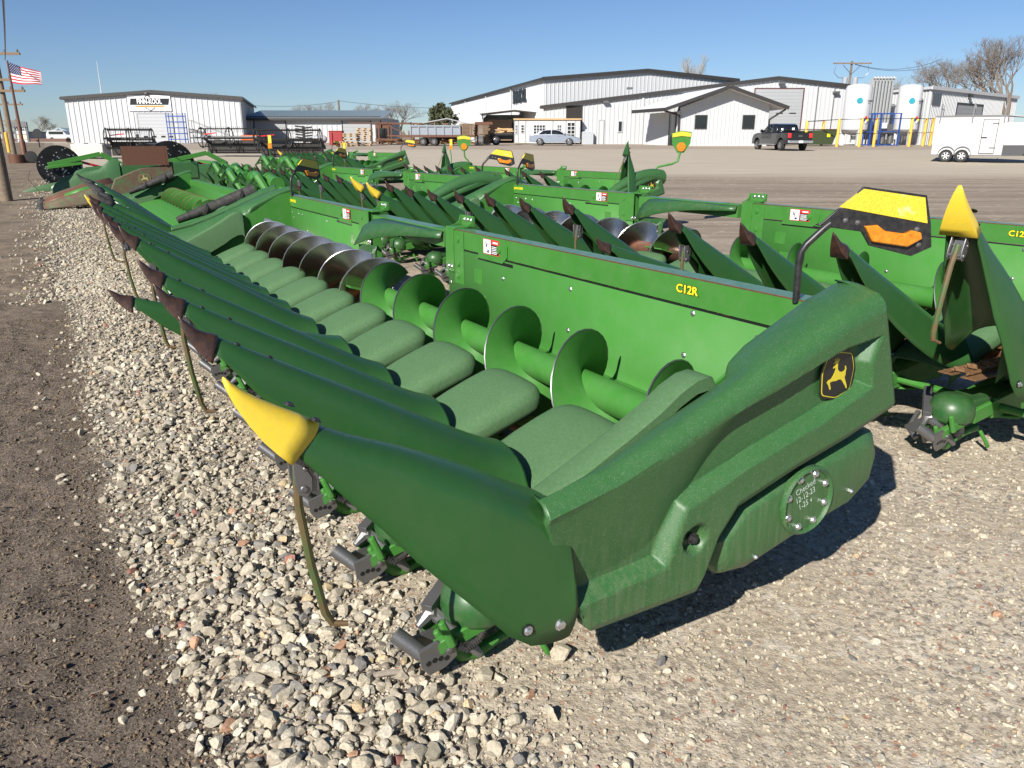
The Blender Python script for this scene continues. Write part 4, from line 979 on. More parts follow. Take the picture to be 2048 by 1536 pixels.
# --- small office with the gable towards the yard
YE = 75.0; xe0, xe1 = X_(1360, YE, 240), X_(1537, YE, 240); zE0 = gz(YE) - .1; zel, zpk, zer = Z_(222, YE), Z_(177, YE), Z_(216, YE)
sE = lambda px, py=250: X_(px, YE, py) - xe0
E_ = empty('small_office', (xe0, YE, zE0), label='small white ribbed office with a broad dark-edged gable roof and two square windows', cat='building'); sh = Matrix.Translation(-E_.location)
LE = xe1 - xe0; se = sE(1461, 180); bE = (X_(1288, 84, 260) - xe0, 9.0)
b = MB(); b.M = sh; wall_on(b, (xe0, YE), (xe1, YE), zE0 + .15, gab(zel + .3, zpk, zer + .3, se, LE), .36, holes=((sE(1391) - .1, sE(1412) + .1, Z_(257, YE), Z_(231, YE)), (sE(1486) - .1, sE(1507) + .1, Z_(257, YE), Z_(231, YE)))); b.build('wall', WPT, E_)
b = MB(); b.M = sh; wall_on(b, (xe0, YE), (xe0 + bE[0], YE + bE[1]), zE0 + .15, flat(zel), .25, out=-1); b.build('side_wall', WPT, E_)
b = MB(); b.M = sh; wall_on(b, (xe1, YE), (xe1 + .3, YE + 9), zE0 + .15, flat(zer), .36, out=1); b.build('side_wall', WPT, E_)
b = MB(); b.M = sh; b.box(xe0 - .05, xe1 + .05, YE - .08, YE + 9, zE0 - .3, zE0 + .15); b.build('plinth', CONC, E_)
b = MB(); b.M = sh
yo = YE - 1.1; PL = (X_(1330, yo, 217), yo, Z_(216.5, yo)); PK = (X_(1461, yo, 172), yo, Z_(171, yo)); PR = (X_(1578, yo, 215), yo, Z_(213.5, yo))
BLp = (X_(1264, 80, 222), 80.0, Z_(221.5, 80)); BKp = (PK[0] - 1.5, 86.0, PK[2]); BRp = (PR[0] + .3, 86.0, PR[2])
quadbox(b, [PL, PK, BKp, BLp], .16); r = b.build('roof', RFW, E_)
b = MB(); b.M = sh; quadbox(b, [PK, PR, BRp, BKp], .16); b.build('roof', RFW, E_)
b = MB(); b.M = sh
for a, c in ((BLp, PL), (PL, PK), (PK, PR)): b.beam((a[0], a[1] - .06, a[2] - .1), (c[0], c[1] - .06, c[2] - .1), .12, .3)
b.build('fascia', RFG, E_)
b = MB(); b.M = sh; x = xe0 - .05; b.tube([(PL[0], yo + .1, PL[2] - .2), (x - .05, YE - .1, zel - .4), (x - .05, YE - .12, zE0 + .3), (x + .3, YE - .5, zE0 + .05)], .1, 6); b.build('downpipe', RFG, E_)
b = MB(); b.M = sh; b.tube([(PR[0] - .2, yo + .2, PR[2] - .2), (xe1 + .05, YE - .1, zer - 1.0), (xe1 + .05, YE - .12, zE0 + 1)], .09, 6); b.build('downpipe', RFG, E_)
for a in (1391, 1486): on_wall(E_, (xe0, YE), (xe1, YE), sE(a), sE(a + 20.5), Z_(256, YE), Z_(232, YE), 'window', GLS, off=.05, frame=.09)
bd = Vector((bE[0], bE[1], 0)).normalized()
o = panel_on((xe0, YE), (xe0 + bE[0], YE + bE[1]), .9, 2.3, zE0 + .15, zE0 + 3.0, 'glass_door', GLS, E_, out=-1, off=.06, frame=.1); o.location = -E_.location

# --- building at the right edge
pf, qf = (X_(1863, 80, 180), 80.0), (X_(2036, 99, 195), 99.0); zf_ = Z_(176, 80)
F_ = wbuilding('right_shed', 'white ribbed metal shed at the right edge behind the cargo trailer', pf, qf, (-2.5, 14), gz(80) - .4, flat(zf_), WPT, WP2, .42, rd=.05, overhang=.15, trim=WP2)
Lf = math.hypot(qf[0] - pf[0], qf[1] - pf[1])
on_wall(F_, pf, qf, .5, 2.6, Z_(210, 81), Z_(187, 81), 'louvre', GRY, off=.1, slats=8)
on_wall(F_, pf, qf, 7.6, 15.5, gz(88), Z_(211, 88), 'roller_door', DRG, off=.06, slats=9, frame=.2)
on_wall(F_, pf, qf, 10.3, 10.9, Z_(197, 90), Z_(191, 90), 'wall_lamp', BLK, off=.4, t=.35)
b = MB(); b.box(X_(1772, 85), X_(1838, 85), 84.5, 84.6, gz(85), Z_(180, 85)); 

# --- gas tanks
def tank(px, w_, top, Y, label):
    r = w_ / 2 / FPX * Y / 1.05; z0 = gz(Y); zt_ = Z_(top, Y) - z0; t = empty('gas_tank', (X_(px, Y, 230), Y, z0), label=label, cat='tank', group='white upright gas tanks')
    b = MB(); zb2 = zt_ * .26
    prof = [(r * .2, zb2 - r * .45), (r * .7, zb2 - r * .3), (r, zb2), (r, zt_ - r * .35), (r * .9, zt_ - r * .16), (r * .6, zt_ - r * .05), (r * .12, zt_)]
    b.lathe(prof, 40); b.build('vessel', WP2, t)
    for k in range(3):
        a = k * 2.094 + .5; b = MB(); c, s = math.cos(a), math.sin(a); b.obox((c * r * .82, s * r * .82, zb2 * .5), .35, .12, zb2 + .3, a); b.build('leg', WP2, t)
    b = MB()
    b.tube([(-.3, -.2, .3), (-.3, -.2, zb2 - .3)], .05, 6); b.tube([(.3, -.3, .2), (.2, -.3, zb2 - .2), (0, -.2, zb2 - .4)], .04, 6); b.obox((0, -.3, .7), .5, .3, .35); b.build('pipework', GRY, t)
    b = MB(); n_ = 20; zc_ = zt_ * .72
    b.M = Matrix.Rotation(-.25, 4, 'Z')
    b.lathe([(.28, -r - .012), (.28, -r - .02), (.001, -r - .02)], 20, 'y', (0, 0, zc_)); b.build('logo_disc', simple('teal_logo', (.02, .28, .35), .4, var=.5, vs=3), t)
    text('maker_lettering', 'MATHESON', .2, frame_m((r * .66, -r * .86, zc_ - .05), (.8, .6, 0), (0, 0, 1)), t, BKD, .003, (.8, 1), .008)
    b = MB()
    for i, m_ in enumerate((0, 1, 2, 3)):
        a = .35; cx_, cz = ((0, .16), (-.11, .05), (.11, .05), (0, -.06))[i]; b.mi = m_
        b.prism([(cx_ - .1, cz), (cx_, cz + .1), (cx_ + .1, cz), (cx_, cz - .1)], 'y', -.03, .0)
    b.v = [(v[0] * 1.7, v[1], v[2] * 1.7) for v in b.v]
    o = b.build('hazard_diamond', [RED, BLU, YDC, WHT], t); o.location = (r * .43, -r * .94, zt_ * .4); o.rotation_euler = (0, 0, .43)
    return t
tank(1712, 49, 167, 78, 'left white upright gas tank with a teal disc logo, nearer the green dumpster')
tank(1815, 43, 168, 80, 'right white upright gas tank between the finned vaporiser and the right shed')
vz = empty('vaporiser', (X_(1751, 82), 82, gz(82)), label='tall pale finned vaporiser tower between the two white gas tanks', cat='vaporiser'); b = MB(); hz = Z_(154, 82) - gz(82)
for i in range(7):
    for j in range(3):
        x, y = -.95 + i * .32, j * .35; b.box(x - .012, x + .012, y - .13, y + .13, .5, hz - .1); b.box(x - .11, x + .11, y - .012, y + .012, .5, hz - .1)
b.build('fins', WP3, vz); b = MB()
for i in range(7): b.tube([(-.95 + i * .32, -.15, hz - .15), (-.95 + i * .32, 0, hz + .05), (-.95 + i * .32, .5, hz + .05)], .035, 6)
b.tube([(-1.1, -.15, hz - .1), (1.1, -.15, hz - .1)], .05, 6); b.build('top_pipes', WP2, vz); b = MB()
for x in (-1, 1): b.box(x - .06, x + .06, 0, .12, 0, hz * .6)
b.build('legs', GRY, vz)
bs_ = empty('pump_skid', (X_(1766, 76), 76, gz(76)), label='blue framed pump skid between the two white gas tanks', cat='pump skid'); b = MB(); w2, hb = 1.35, Z_(226, 76) - gz(76)
for x in (-w2, -.45, w2): 
    for y in (0, 1.4): b.box(x - .06, x + .06, y - .06, y + .06, 0, hb)
for z in (.12, hb * .45, hb): b.box(-w2, w2, -.07, .0, z - .08, z); b.box(-w2, w2, 1.4, 1.47, z - .08, z)
b.build('skid_frame', BLU, bs_); b = MB(); b.obox((.4, .5, 1.5), .9, .6, .9); b.lathe([(.3, .2), (.3, 1.4), (.1, 1.5)], 14, 'z', (.9, .6, 0)); b.lathe([(.25, .2), (.25, 1.2), (.1, 1.3)], 14, 'z', (.2, .7, 0)); b.build('pump', GRY, bs_)
b = MB(); b.obox((-.1, -.05, hb * .62), .5, .05, .5); b.build('panel', WP2, bs_)
# --- yellow posts and rails
GPO = 'yellow bollards round the gas tanks'
posts = [(1613, 241, 74.5), (1646, 240, 77), (1677, 237, 72.5), (1722, 236, 72), (1751, 236, 72.5), (1822, 235, 73), (1850, 236, 75), (1864, 235, 77)]
pb = None; PW = []
for i, (px_, py_, Y) in enumerate(posts):
    x, z = X_(px_, Y, 260), gz(Y); h_ = Z_(py_, Y) - z
    if pb is None: b = MB(); b.lathe([(.13, -.1), (.13, h_ - .08), (.1, h_ - .02), (.03, h_)], 14); pb = b.build('bollard', YPT); o = pb
    else: o = pb.copy(); col.objects.link(o)
    o.location = (x, Y, z); o.scale = (1, 1, h_ / (Z_(241, 74.5) - gz(74.5)) )
    tag(o, ['bollard nearest the green dumpster, yellow', 'yellow bollard standing behind the green dumpster', 'yellow bollard in front of the left gas tank, to its left', 'yellow bollard in front of the left gas tank, to its right', 'yellow bollard left of the blue pump skid', 'yellow bollard in front of the right gas tank', 'pale yellow bollard just right of the right gas tank', 'yellow bollard nearest the cargo trailer tail'][i], 'bollard', GPO); PW.append((x, Y, z + h_))
b = MB()
for i in range(len(PW) - 1):
    a, c = PW[i], PW[i + 1]
    if i == 1: continue
    b.beam((a[0], a[1] - .1, a[2] - .08), (c[0], c[1] - .1, c[2] - .08), .05, .06); b.beam((a[0], a[1] - .1, a[2] - 1.3), (c[0], c[1] - .1, c[2] - 1.3), .04, .05)
b.beam((PW[0][0], PW[0][1] - .1, PW[0][2] - .08), (PW[2][0], PW[2][1] - .1, PW[2][2] - .08), .05, .06)
b.build('guard_rail', BLK, label='thin dark rails strung between the yellow bollards round the gas tanks', cat='railing')
dm = empty('dumpster', (X_(1640, 75.5), 75.5, gz(75.5)), rz=.1, label='dark green dumpster with sloping front behind the black pickup', cat='dumpster'); b = MB()
b.prism([(-1.9, 1.35), (1.2, 1.45), (.75, .12), (-1.6, .12)], 'y', -.9, .9); b.build('bin', simple('dumpster_green', (.04, .055, .02), .6), dm, bevel=.02)
b = MB(); b.box(-1.95, 1.28, -.95, .95, 1.44, 1.5); b.build('lid', RUST, dm); b = MB(); b.box(.15, .45, -.93, -.9, .8, 1.1); b.build('sticker', YDC, dm)

# --- vehicles
def wheel(parent, x, y, r, w, rim, sg=-1, rr=.62):
    e = empty('wheel'); adopt(e, parent); e.location = (x, y, r)
    b = MB(); b.lathe([(r * .6, -w / 2), (r * .93, -w / 2), (r, -w * .3), (r, w * .3), (r * .93, w / 2), (r * .6, w / 2)], 28, 'y'); b.build('tyre', TIRE, e)
    b = MB(); s = sg * w / 2; b.lathe([(r * rr, s * .96), (r * rr * .9, s * 1.02), (r * rr * .82, s * .75), (.001, s * .7)], 24, 'y')
    for k in range(6):
        a = k * math.pi / 3; c, q = math.cos(a), math.sin(a); b.beam((c * r * .1, s * .9, q * r * .1), (c * r * rr * .9, s * .94, q * r * rr * .9), .05 * r / .33, .04)
    b.build('rim', rim, e); return e
def carbody(side, hw, mat_, root, inset, name='body', bev=.03):
    # side: (x, z) outline; the half width narrows with height
    b = MB(); n_ = len(side); secs = []
    for t in (-1, -.93, 0, .93, 1):
        row = []
        for x, z in side: row.append((x, t * inset(x, z), z if abs(t) < 1 else z))
        secs.append(row)
    b.loft(secs, closed=True, cap0=True, cap1=True); return b.build(name, mat_, root, bevel=bev, ang=35)
def arch(cx_, r, z0, n_=8): return [(cx_ + r * math.cos(math.pi * (1 - i / n_)), z0 + r * math.sin(math.pi * (1 - i / n_))) for i in range(n_ + 1)]
# sedan, nose towards +x
sd2 = G(1110, 291); car = empty('sedan_car', (sd2.x, sd2.y, sd2.z), rz=R(-7), label='silver four-door sedan parked before the small white shed', cat='car')
low = [(-2.4, .35), (-2.43, .6), (-2.38, .93), (-1.9, 1.02), (1.0, .98), (1.7, .88), (2.25, .7), (2.42, .5), (2.4, .3)] + arch(1.42, .37, .28)[::-1] + arch(-1.38, .37, .28)[::-1]
carbody(low, .9, SILV, car, lambda x, z: .92 - .08 * max(0, (abs(x) - 1.8)) - .06 * max(0, z - .7))
cab = [(-2.0, .98), (-1.25, 1.36), (-.7, 1.45), (.1, 1.46), (.55, 1.36), (1.25, .97)]
carbody(cab, .9, SILV, car, lambda x, z: .86 - .42 * max(0, z - .95), 'cabin')
for s in (-1, 1):
    b = MB(); f = lambda x, z: (x, s * (.875 - .42 * max(0, z - .95)), z)
    for q in ([(-1.55, 1.02), (-1.12, 1.33), (-.72, 1.39), (-.35, 1.40), (-.35, 1.03)], [(-.28, 1.03), (-.28, 1.40), (.12, 1.40), (.5, 1.31), (1.0, 1.0)]): b.add([f(*p) for p in q], [tuple(range(len(q)))])
    b.build('side_window', GLS, car, solid=.01)
b = MB(); b.add([(-2.28, -.86, .78), (-2.43, -.6, .78), (-2.40, -.6, .92), (-2.1, -.89, .93)], [(0, 1, 2, 3)]); b.build('tail_light', RED, car, solid=.03)
b = MB(); b.add([(2.0, -.88, .70), (2.3, -.72, .62), (2.2, -.74, .74), (1.75, -.9, .80)], [(0, 1, 2, 3)]); b.build('headlight', GLS, car, solid=.03)
b = MB()
for x in (.35, -.65): b.box(x, x + .2, -.935, -.915, .82, .85)
b.build('door_handle', SILV, car); b = MB(); b.box(.85, 1.0, -1.05, -.86, .98, 1.12); b.build('mirror', SILV, car, bevel=.02)
for x in (1.42, -1.38):
    for s in (-1, 1): wheel(car, x, s * .82, .335, .22, RIM, s, .68)
# pickup, nose towards +x ; turned so that its tail faces the camera
g_ = G(1562, 301.5); tr_ = empty('pickup_truck', (0, 0, g_.z), label='black crew cab pickup truck seen from its tail beside the small office', cat='pickup truck')
ang = math.atan2(.985, -.17); dvec = Vector((math.cos(ang), math.sin(ang), 0)); svec = Vector((-math.sin(ang), math.cos(ang), 0))
tr_.rotation_euler = (0, 0, ang); tr_.location = Vector((g_.x, g_.y, g_.z)) + dvec * 1.78 - svec * .85
lowp = [(-2.85, .55), (-2.85, 1.32), (2.05, 1.30), (2.65, 1.2), (2.85, .95), (2.88, .5)] + arch(1.95, .47, .48)[::-1] + arch(-1.78, .47, .48)[::-1]
carbody(lowp, 1, BCAR, tr_, lambda x, z: 1.0 - .05 * max(0, abs(x) - 2.3), bev=.04)
carbody([(-1.0, 1.3), (-.82, 1.88), (-.5, 1.95), (.6, 1.94), (1.45, 1.3)], 1, BCAR, tr_, lambda x, z: .95 - .25 * max(0, z - 1.3), 'cabin', .04)
for s in (-1, 1):
    b = MB(); f = lambda x, z: (x, s * (.965 - .25 * max(0, z - 1.3)), z)
    for q in ([(-.75, 1.37), (-.62, 1.84), (-.02, 1.86), (-.02, 1.37)], [(.06, 1.37), (.06, 1.86), (.6, 1.84), (1.2, 1.37)]): b.add([f(*p) for p in q], [tuple(range(len(q)))])
    b.build('side_window', GLS, tr_, solid=.01)
b = MB(); b.add([(-1.0, -.82, 1.36), (-1.0, .82, 1.36), (-.86, .72, 1.82), (-.86, -.72, 1.82)], [(0, 1, 2, 3)]); b.build('rear_window', GLS, tr_, solid=.02)
b = MB(); b.box(-1.012, -.99, -.5, -.3, 1.5, 1.66); b.box(-1.01, -.985, .42, .5, 1.45, 1.62); b.build('window_sticker', WHT, tr_)
for s in (-1, 1):
    b = MB(); b.box(-2.88, -2.8, s * .84 - .12, s * .84 + .14 * (1 if s > 0 else 1), .92, 1.25); b.build('tail_light', RED, tr_, bevel=.02)
    b = MB(); b.box(.95, 1.1, s * 1.12 - .1, s * 1.12 + .1, 1.32, 1.55); b.build('mirror', BCAR, tr_, bevel=.03)
b = MB(); b.box(-3.02, -2.86, -.98, .98, .55, .74); b.build('rear_bumper', RIM, tr_, bevel=.03)
b = MB(); b.box(-3.035, -3.02, -.16, .16, .57, .73); b.build('number_plate', WHT, tr_)
b = MB(); b.box(-2.87, -2.855, -.16, .16, 1.0, 1.1); b.build('tailgate_badge', GRY, tr_)
b = MB(); b.box(-1.1, 1.4, .98, 1.1, .42, .5); b.box(-1.1, 1.4, -1.1, -.98, .42, .5); b.build('side_step', RIM, tr_)
for x in (1.95, -1.78):
    for s in (-1, 1): wheel(tr_, x, s * .86, .40, .27, RIM, s, .62)
# cargo trailer
g_ = G(1904, 324.5); ct = empty('cargo_trailer', (g_.x, g_.y, g_.z), rz=R(-31), label='white enclosed cargo trailer with a side door and ladder racks at the right edge', cat='trailer')
s_ = 41.5
L0, L1 = (1858 - 1904) / s_, (1998 - 1904) / s_
b = MB(); z0_, z1_ = .36, 2.42
b.box(L0, L1, 0, 2.15, z0_, z1_); b.build('body', WP2, ct, bevel=.03)
b = MB(); b.prism([(L1 + .004, 0), (L1 + .004, 2.15), (L1 + 1.5, 1.35), (L1 + 1.5, .8)], 'z', z0_, z1_ - .35); b.build('v_nose', WP2, ct, bevel=.04)
b = MB(); b.prism([(L1 + .004, -.012), (L1 + 1.4, .74), (L1 + 1.4, .8), (L1 + .004, 0.0)], 'z', z0_, z0_ + .55); b.build('stone_guard', GRY, ct)
b = MB(); b.loft([[(L1, 0, z1_), (L1, .5, z1_), (L1, 1.6, z1_), (L1, 2.15, z1_)], [(L1 + .8, .42, z1_ - .08), (L1 + .8, .7, z1_ - .04), (L1 + .8, 1.5, z1_ - .04), (L1 + .8, 1.75, z1_ - .08)], [(L1 + 1.5, .8, z1_ - .36), (L1 + 1.5, .95, z1_ - .3), (L1 + 1.5, 1.2, z1_ - .3), (L1 + 1.5, 1.35, z1_ - .36)]]); b.build('nose_cap', WP3, ct, solid=.04)
b = MB(); b.box(L0 - .02, L1 + .02, -.03, .0, z1_ - .06, z1_ + .02); b.box(L0 - .02, L1, -.02, .0, z0_, z0_ + .05); b.build('edge_trim', GRY, ct)
dx0, dx1 = (1954 - 1904) / s_, (1981 - 1904) / s_
b = MB(); b.box(dx0, dx1, -.03, -.004, .5, 2.2); dd = b.build('side_door', WP2, ct, bevel=.01)
b = MB()
for a in ((dx0 - .04, dx0, .46, 2.24), (dx1, dx1 + .04, .46, 2.24)): b.box(a[0], a[1], -.035, 0, a[2], a[3])
b.box(dx0, dx1, -.035, 0, .46, .5); b.box(dx0, dx1, -.035, 0, 2.2, 2.24); b.build('door_frame', GRY, dd)
b = MB(); b.box(dx0 - .02, dx0 + .25, -.08, -.03, 1.28, 1.33); b.build('handle', BLK, dd)
for z in (.75, 2.0): b = MB(); b.box(dx1 - .25, dx1 + .06, -.06, -.03, z, z + .05); b.build('hinge', GRY, dd)
b = MB(); pts = arch(-.36, .42, .42, 10) + arch(.40, .42, .42, 10); b.loft([[(x, -.11, z) for x, z in pts], [(x, .0, z + .02) for x, z in pts]]); b.build('fender', WP3, ct, solid=.02)
for x in (-.37, .39):
    for yy, s in ((.05, -1), (2.1, 1)): wheel(ct, x, yy, .34, .2, RIMW, s, .6)
b = MB()
for x in (L0 + .2, L0 + 1.75, L1 - .15): 
    b = MB(); b.box(x - .03, x + .03, -.06, -.02, z1_ - .35, z1_ + .62); b.box(x - .03, x + .03, 2.17, 2.21, z1_ - .35, z1_ + .62); b.box(x - .02, x + .02, -.06, 2.2, z1_ + .36, z1_ + .4); b.build('ladder_rack', GRY, ct)
b = MB(); b.box(L1 + 1.3, L1 + 2.6, .95, 1.05, .4, .5); b.box(L1 + .6, L1 + 1.5, .5, 1.6, .38, .46); b.build('drawbar', BLK, ct)

# --- timber yard
gt = G(870, 292); Yt = gt.y; xt = lambda px: X_(px, Yt); z0t = gt.z
ft = empty('flatbed_trailer', (xt(870), Yt, z0t), label='black gooseneck flatbed trailer loaded with a blue grey bin and lumber', cat='trailer'); sf = lambda px: xt(px) - xt(870)
b = MB(); b.box(sf(795), sf(950), -.2, 2.2, .78, .98); b.box(sf(950), sf(985), .6, 1.4, 1.9, 2.15); b.beam((sf(950), 1, .9), (sf(953), 1, 2.1), .5, .3); b.build('deck', RUST, ft)
for px_ in (846, 868):
    for yy, s in ((.0, -1), (2.0, 1)): wheel(ft, sf(px_), yy, .38, .28, DRG, s, .55)
bb = empty('container_bin', (xt(870), Yt, z0t + .985), label='blue grey ribbed steel bin standing on the flatbed trailer', cat='container'); b = MB(); hb = Z_(251, Yt) - z0t - .985
b.box(sf(822), sf(920), 0, 2, 0, hb)
for i in range(7): x = sf(822) + (sf(920) - sf(822)) * i / 6; b.box(x - .07, x + .07, -.08, 0, 0, hb)
b.box(sf(821), sf(921), -.1, 0, hb - .1, hb + .03); b.build('bin_wall', BGR, bb)
b = MB()
for i in range(26): x = random.uniform(sf(826), sf(912)); b.beam((x, random.uniform(.2, 1.8), hb - .1), (x + random.uniform(-.8, .8), random.uniform(.2, 1.8), hb + random.uniform(.0, .28)), .1, .06)
b.build('scrap_wood', WOOD, bb)
def lumber(px0, px1, pyt, Y, base, label, grp='stacks of rough lumber'):
    x0, x1 = X_(px0, Y), X_(px1, Y); h = Z_(pyt, Y) - base; b = MB(); z = 0
    while z < h:
        for j in range(3): b.box(random.uniform(-.12, .05), x1 - x0 + random.uniform(-.1, .15), j * .5, j * .5 + .42, z, z + .085)
        z += .115
    for x in (.2, (x1 - x0) - .3): b.box(x, x + .08, -.02, 1.4, 0, h)
    o = b.build('lumber_stack', WOOD, label=label, cat='lumber', group=grp); o.location = (x0, Y, base); return o
lumber(921, 948, 247, Yt + .1, z0t + .99, 'tall stack of rough boards beside the blue grey bin on the flatbed')
lumber(950, 978, 247, Yt + 2.8, gz(Yt + 2.8), 'stack of rough boards behind the gooseneck of the flatbed')
# stake truck chassis under the carport
gk = G(992, 290.5); tk = empty('truck_bed', (X_(992, gk.y), gk.y, gk.z), label='black flatbed truck rear sticking out before the white carport', cat='truck'); sk_ = lambda px: X_(px, gk.y) - X_(992, gk.y)
b = MB(); b.box(sk_(958), sk_(1026), -.1, 2.2, .92, 1.12); b.box(sk_(970), sk_(1026), .5, 1.6, .55, .92); b.build('bed', BLK, tk)
for yy, s in ((.0, -1), (2.1, 1)): wheel(tk, 0, yy, .43, .3, RIM, s, .6)
b = MB()
for i in range(16): b.obox((random.uniform(sk_(995), sk_(1022)), .5 + random.random(), 1.2 + random.random() * .35), random.uniform(.4, 1.2), .2, .12, random.uniform(-.4, .4), 0, random.uniform(-.2, .2))
b.build('load', PALLET, tk)
# carport
Yc = 92; x0, x1 = X_(964, Yc), X_(1094, Yc); cp = empty('carport', (x0, Yc, gz(Yc)), label='white metal carport with an open dark front behind the small shed', cat='carport'); hh = Z_(226, Yc) - gz(Yc); pk = Z_(218, Yc) - gz(Yc); Lx = x1 - x0
b = MB(); b.M = Matrix.Translation(-Vector((x0, Yc, gz(Yc))))
b2 = MB(); b2.box(-.05, .05, 0, 7, 0, hh); b2.box(Lx - .05, Lx + .05, 0, 7, 0, hh); b2.box(0, Lx, 6.9, 7, 0, hh); b2.build('side_panel', WP2, cp)
b2 = MB(); o_ = .3; quadbox(b2, [(-o_, -.3, hh), (Lx / 2, -.3, pk), (Lx / 2, 7.3, pk), (-o_, 7.3, hh)], .08); quadbox(b2, [(Lx / 2, -.3, pk), (Lx + o_, -.3, hh), (Lx + o_, 7.3, hh), (Lx / 2, 7.3, pk)], .08); b2.build('roof', WP2, cp)
b2 = MB(); b2.prism([(.05, hh - .7), (.05, hh), (.8, hh)], 'y', 0, .06); b2.prism([(Lx - .05, hh - .7), (Lx - .05, hh), (Lx - .8, hh)], 'y', 0, .06); b2.box(.05, .15, 0, .1, 0, hh); b2.build('corner_brace', WP3, cp)
b2 = MB(); b2.box(.3, Lx - .2, 4.8, 6.6, 0, hh * .7); b2.build('carport_shade', INT, cp)  # dark block added as the shade at the back of the carport
b2 = MB(); b2.box(.6, 3.4, 2, 2.1, .3, hh * .8); b2.box(.75, 3.25, 1.95, 2, .5, hh * .7); b2.build('door_crate', WOOD, cp)
x2 = X_(964, Yc) ; b = MB(); b.prism([(-6.0, 0), (-6.0, 0), (0, 0)], 'z', 0, 0.01) if False else None
# far white canopy behind the lumber
Yq = 105; q0, q1 = X_(835, Yq), X_(940, Yq); cn = empty('canopy', (q0, Yq, gz(Yq)), label='pale low canopy roof behind the flatbed load', cat='canopy'); b = MB(); hq = Z_(247, Yq) - gz(Yq); hp_ = Z_(236, Yq) - gz(Yq); m2_ = X_(895, Yq) - q0
quadbox(b, [(0, 0, hq), (m2_, 0, hp_), (m2_, 5, hp_), (0, 5, hq)], .12); quadbox(b, [(m2_, 0, hp_), (q1 - q0, 0, hq), (q1 - q0, 5, hq), (m2_, 5, hp_)], .12); b.build('roof', WP3, cn)
b = MB()
for x in (.3, q1 - q0 - .3): 
    for y in (.2, 4.8): b.box(x - .06, x + .06, y - .06, y + .06, 0, hq)
b.box(.3, q1 - q0 - .3, 4.6, 4.7, 0, hq - .1); b.build('post', INT, cn)
# small shed
Ys = 85; x0, x1 = X_(1029, Ys), X_(1160, Ys); Lx = x1 - x0; sh_ = empty('garden_shed', (x0, Ys, gz(Ys)), label='small white panelled shed with glazed doors behind the silver sedan', cat='shed'); hh = Z_(240, Ys) - gz(Ys)
b = MB(); b.box(0, Lx, 0, 2.6, .15, hh); b.build('wall', simple('shed_panel', (.6, .6, .58), .6), sh_)
b = MB(); b.box(-.12, Lx + .1, -.15, 2.8, hh, hh + .16); b.build('roof', PALLET, sh_)
sx_ = lambda px: X_(px, Ys) - x0
for px_ in (1029, 1036, 1051, 1105, 1131, 1150, 1159): b = MB(); b.box(sx_(px_) - .05, sx_(px_) + .05, -.04, 0, .1, hh); b.build('corner_trim', DRG, sh_)
def glazed(a, c, y0, y1, nx, ny, nm):
    b = MB(); z0_, z1_ = Z_(y1, Ys) - gz(Ys), Z_(y0, Ys) - gz(Ys); xa, xb = sx_(a), sx_(c); b.box(xa, xb, -.03, -.005, z0_, z1_); o = b.build(nm, GLS, sh_)
    b = MB()
    for i in range(nx + 1): x = xa + (xb - xa) * i / nx; b.box(x - .035, x + .035, -.055, -.03, z0_, z1_)
    for i in range(ny + 1): z = z0_ + (z1_ - z0_) * i / ny; b.box(xa, xb, -.054, -.03, z - .035, z + .035)
    b.build('muntins', WP2, o)
glazed(1067, 1090, 250, 268, 4, 3, 'window'); glazed(1114, 1122, 250, 275, 2, 4, 'door_glazing'); glazed(1134, 1149, 245, 283, 2, 5, 'glazed_door'); glazed(1042, 1048, 250, 266, 1, 3, 'window'); glazed(1030.5, 1034, 250, 268, 1, 3, 'window')
b = MB(); b.box(sx_(1160) + .2, sx_(1187), .3, 1.3, 0, Z_(264, Ys) - gz(Ys)); b.prism([(sx_(1160) + .2, Z_(264, Ys) - gz(Ys)), (sx_(1170), Z_(262, Ys) - gz(Ys)), (sx_(1187), Z_(264, Ys) - gz(Ys))], 'y', .3, 1.3) 
o = b.build('cabinet', simple('light_cabinet', (.4, .42, .44), .6), label='pale grey cabinet standing between the shed and the front hall wall', cat='cabinet'); o.location = (x0, Ys, gz(Ys))
# pallets
GPA = 'stacks of yellow wooden pallets'
def pallets(px0, px1, pyt, Y, label):
    x0, x1 = X_(px0, Y), X_(px1, Y); z = 0; h = Z_(pyt, Y) - gz(Y); b = MB(); w_ = x1 - x0
    while z < h:
        jx = random.uniform(-.07, .07)
        for k in range(3): b.box(jx + k * (w_ - .1) / 2, jx + k * (w_ - .1) / 2 + .1, 0, 1.2, z, z + .1)
        for k in range(6): b.box(jx, jx + w_, k * .22, k * .22 + .1, z + .1, z + .125)
        b.box(jx, jx + w_, 0, .1, z - .02, z); z += .17 if random.random() > .2 else .28
    o = b.build('pallet_stack', PALLET, label=label, cat='pallets', group=GPA); o.location = (x0, Y, gz(Y))
pallets(687, 713, 268, 75, 'shorter front stack of yellow pallets beside the red bin'); pallets(714, 741, 258, 76, 'tallest stack of yellow pallets, right of the others'); pallets(680, 693, 284, 73, 'lowest small heap of yellow pallets at the left of the stacks')
b = MB(); b.obox((0, 0, .65), 1.3, 1, 1.3); b.obox((0, 0, 1.32), 1.4, 1.1, .06); b.box(-.5, -.3, -.6, -.5, .0, 1.2); o = b.build('red_bin', REDP, bevel=.03, label='dark red steel bin behind the yellow pallet stacks', cat='bin'); o.location = (X_(674, 80), 80, gz(80))
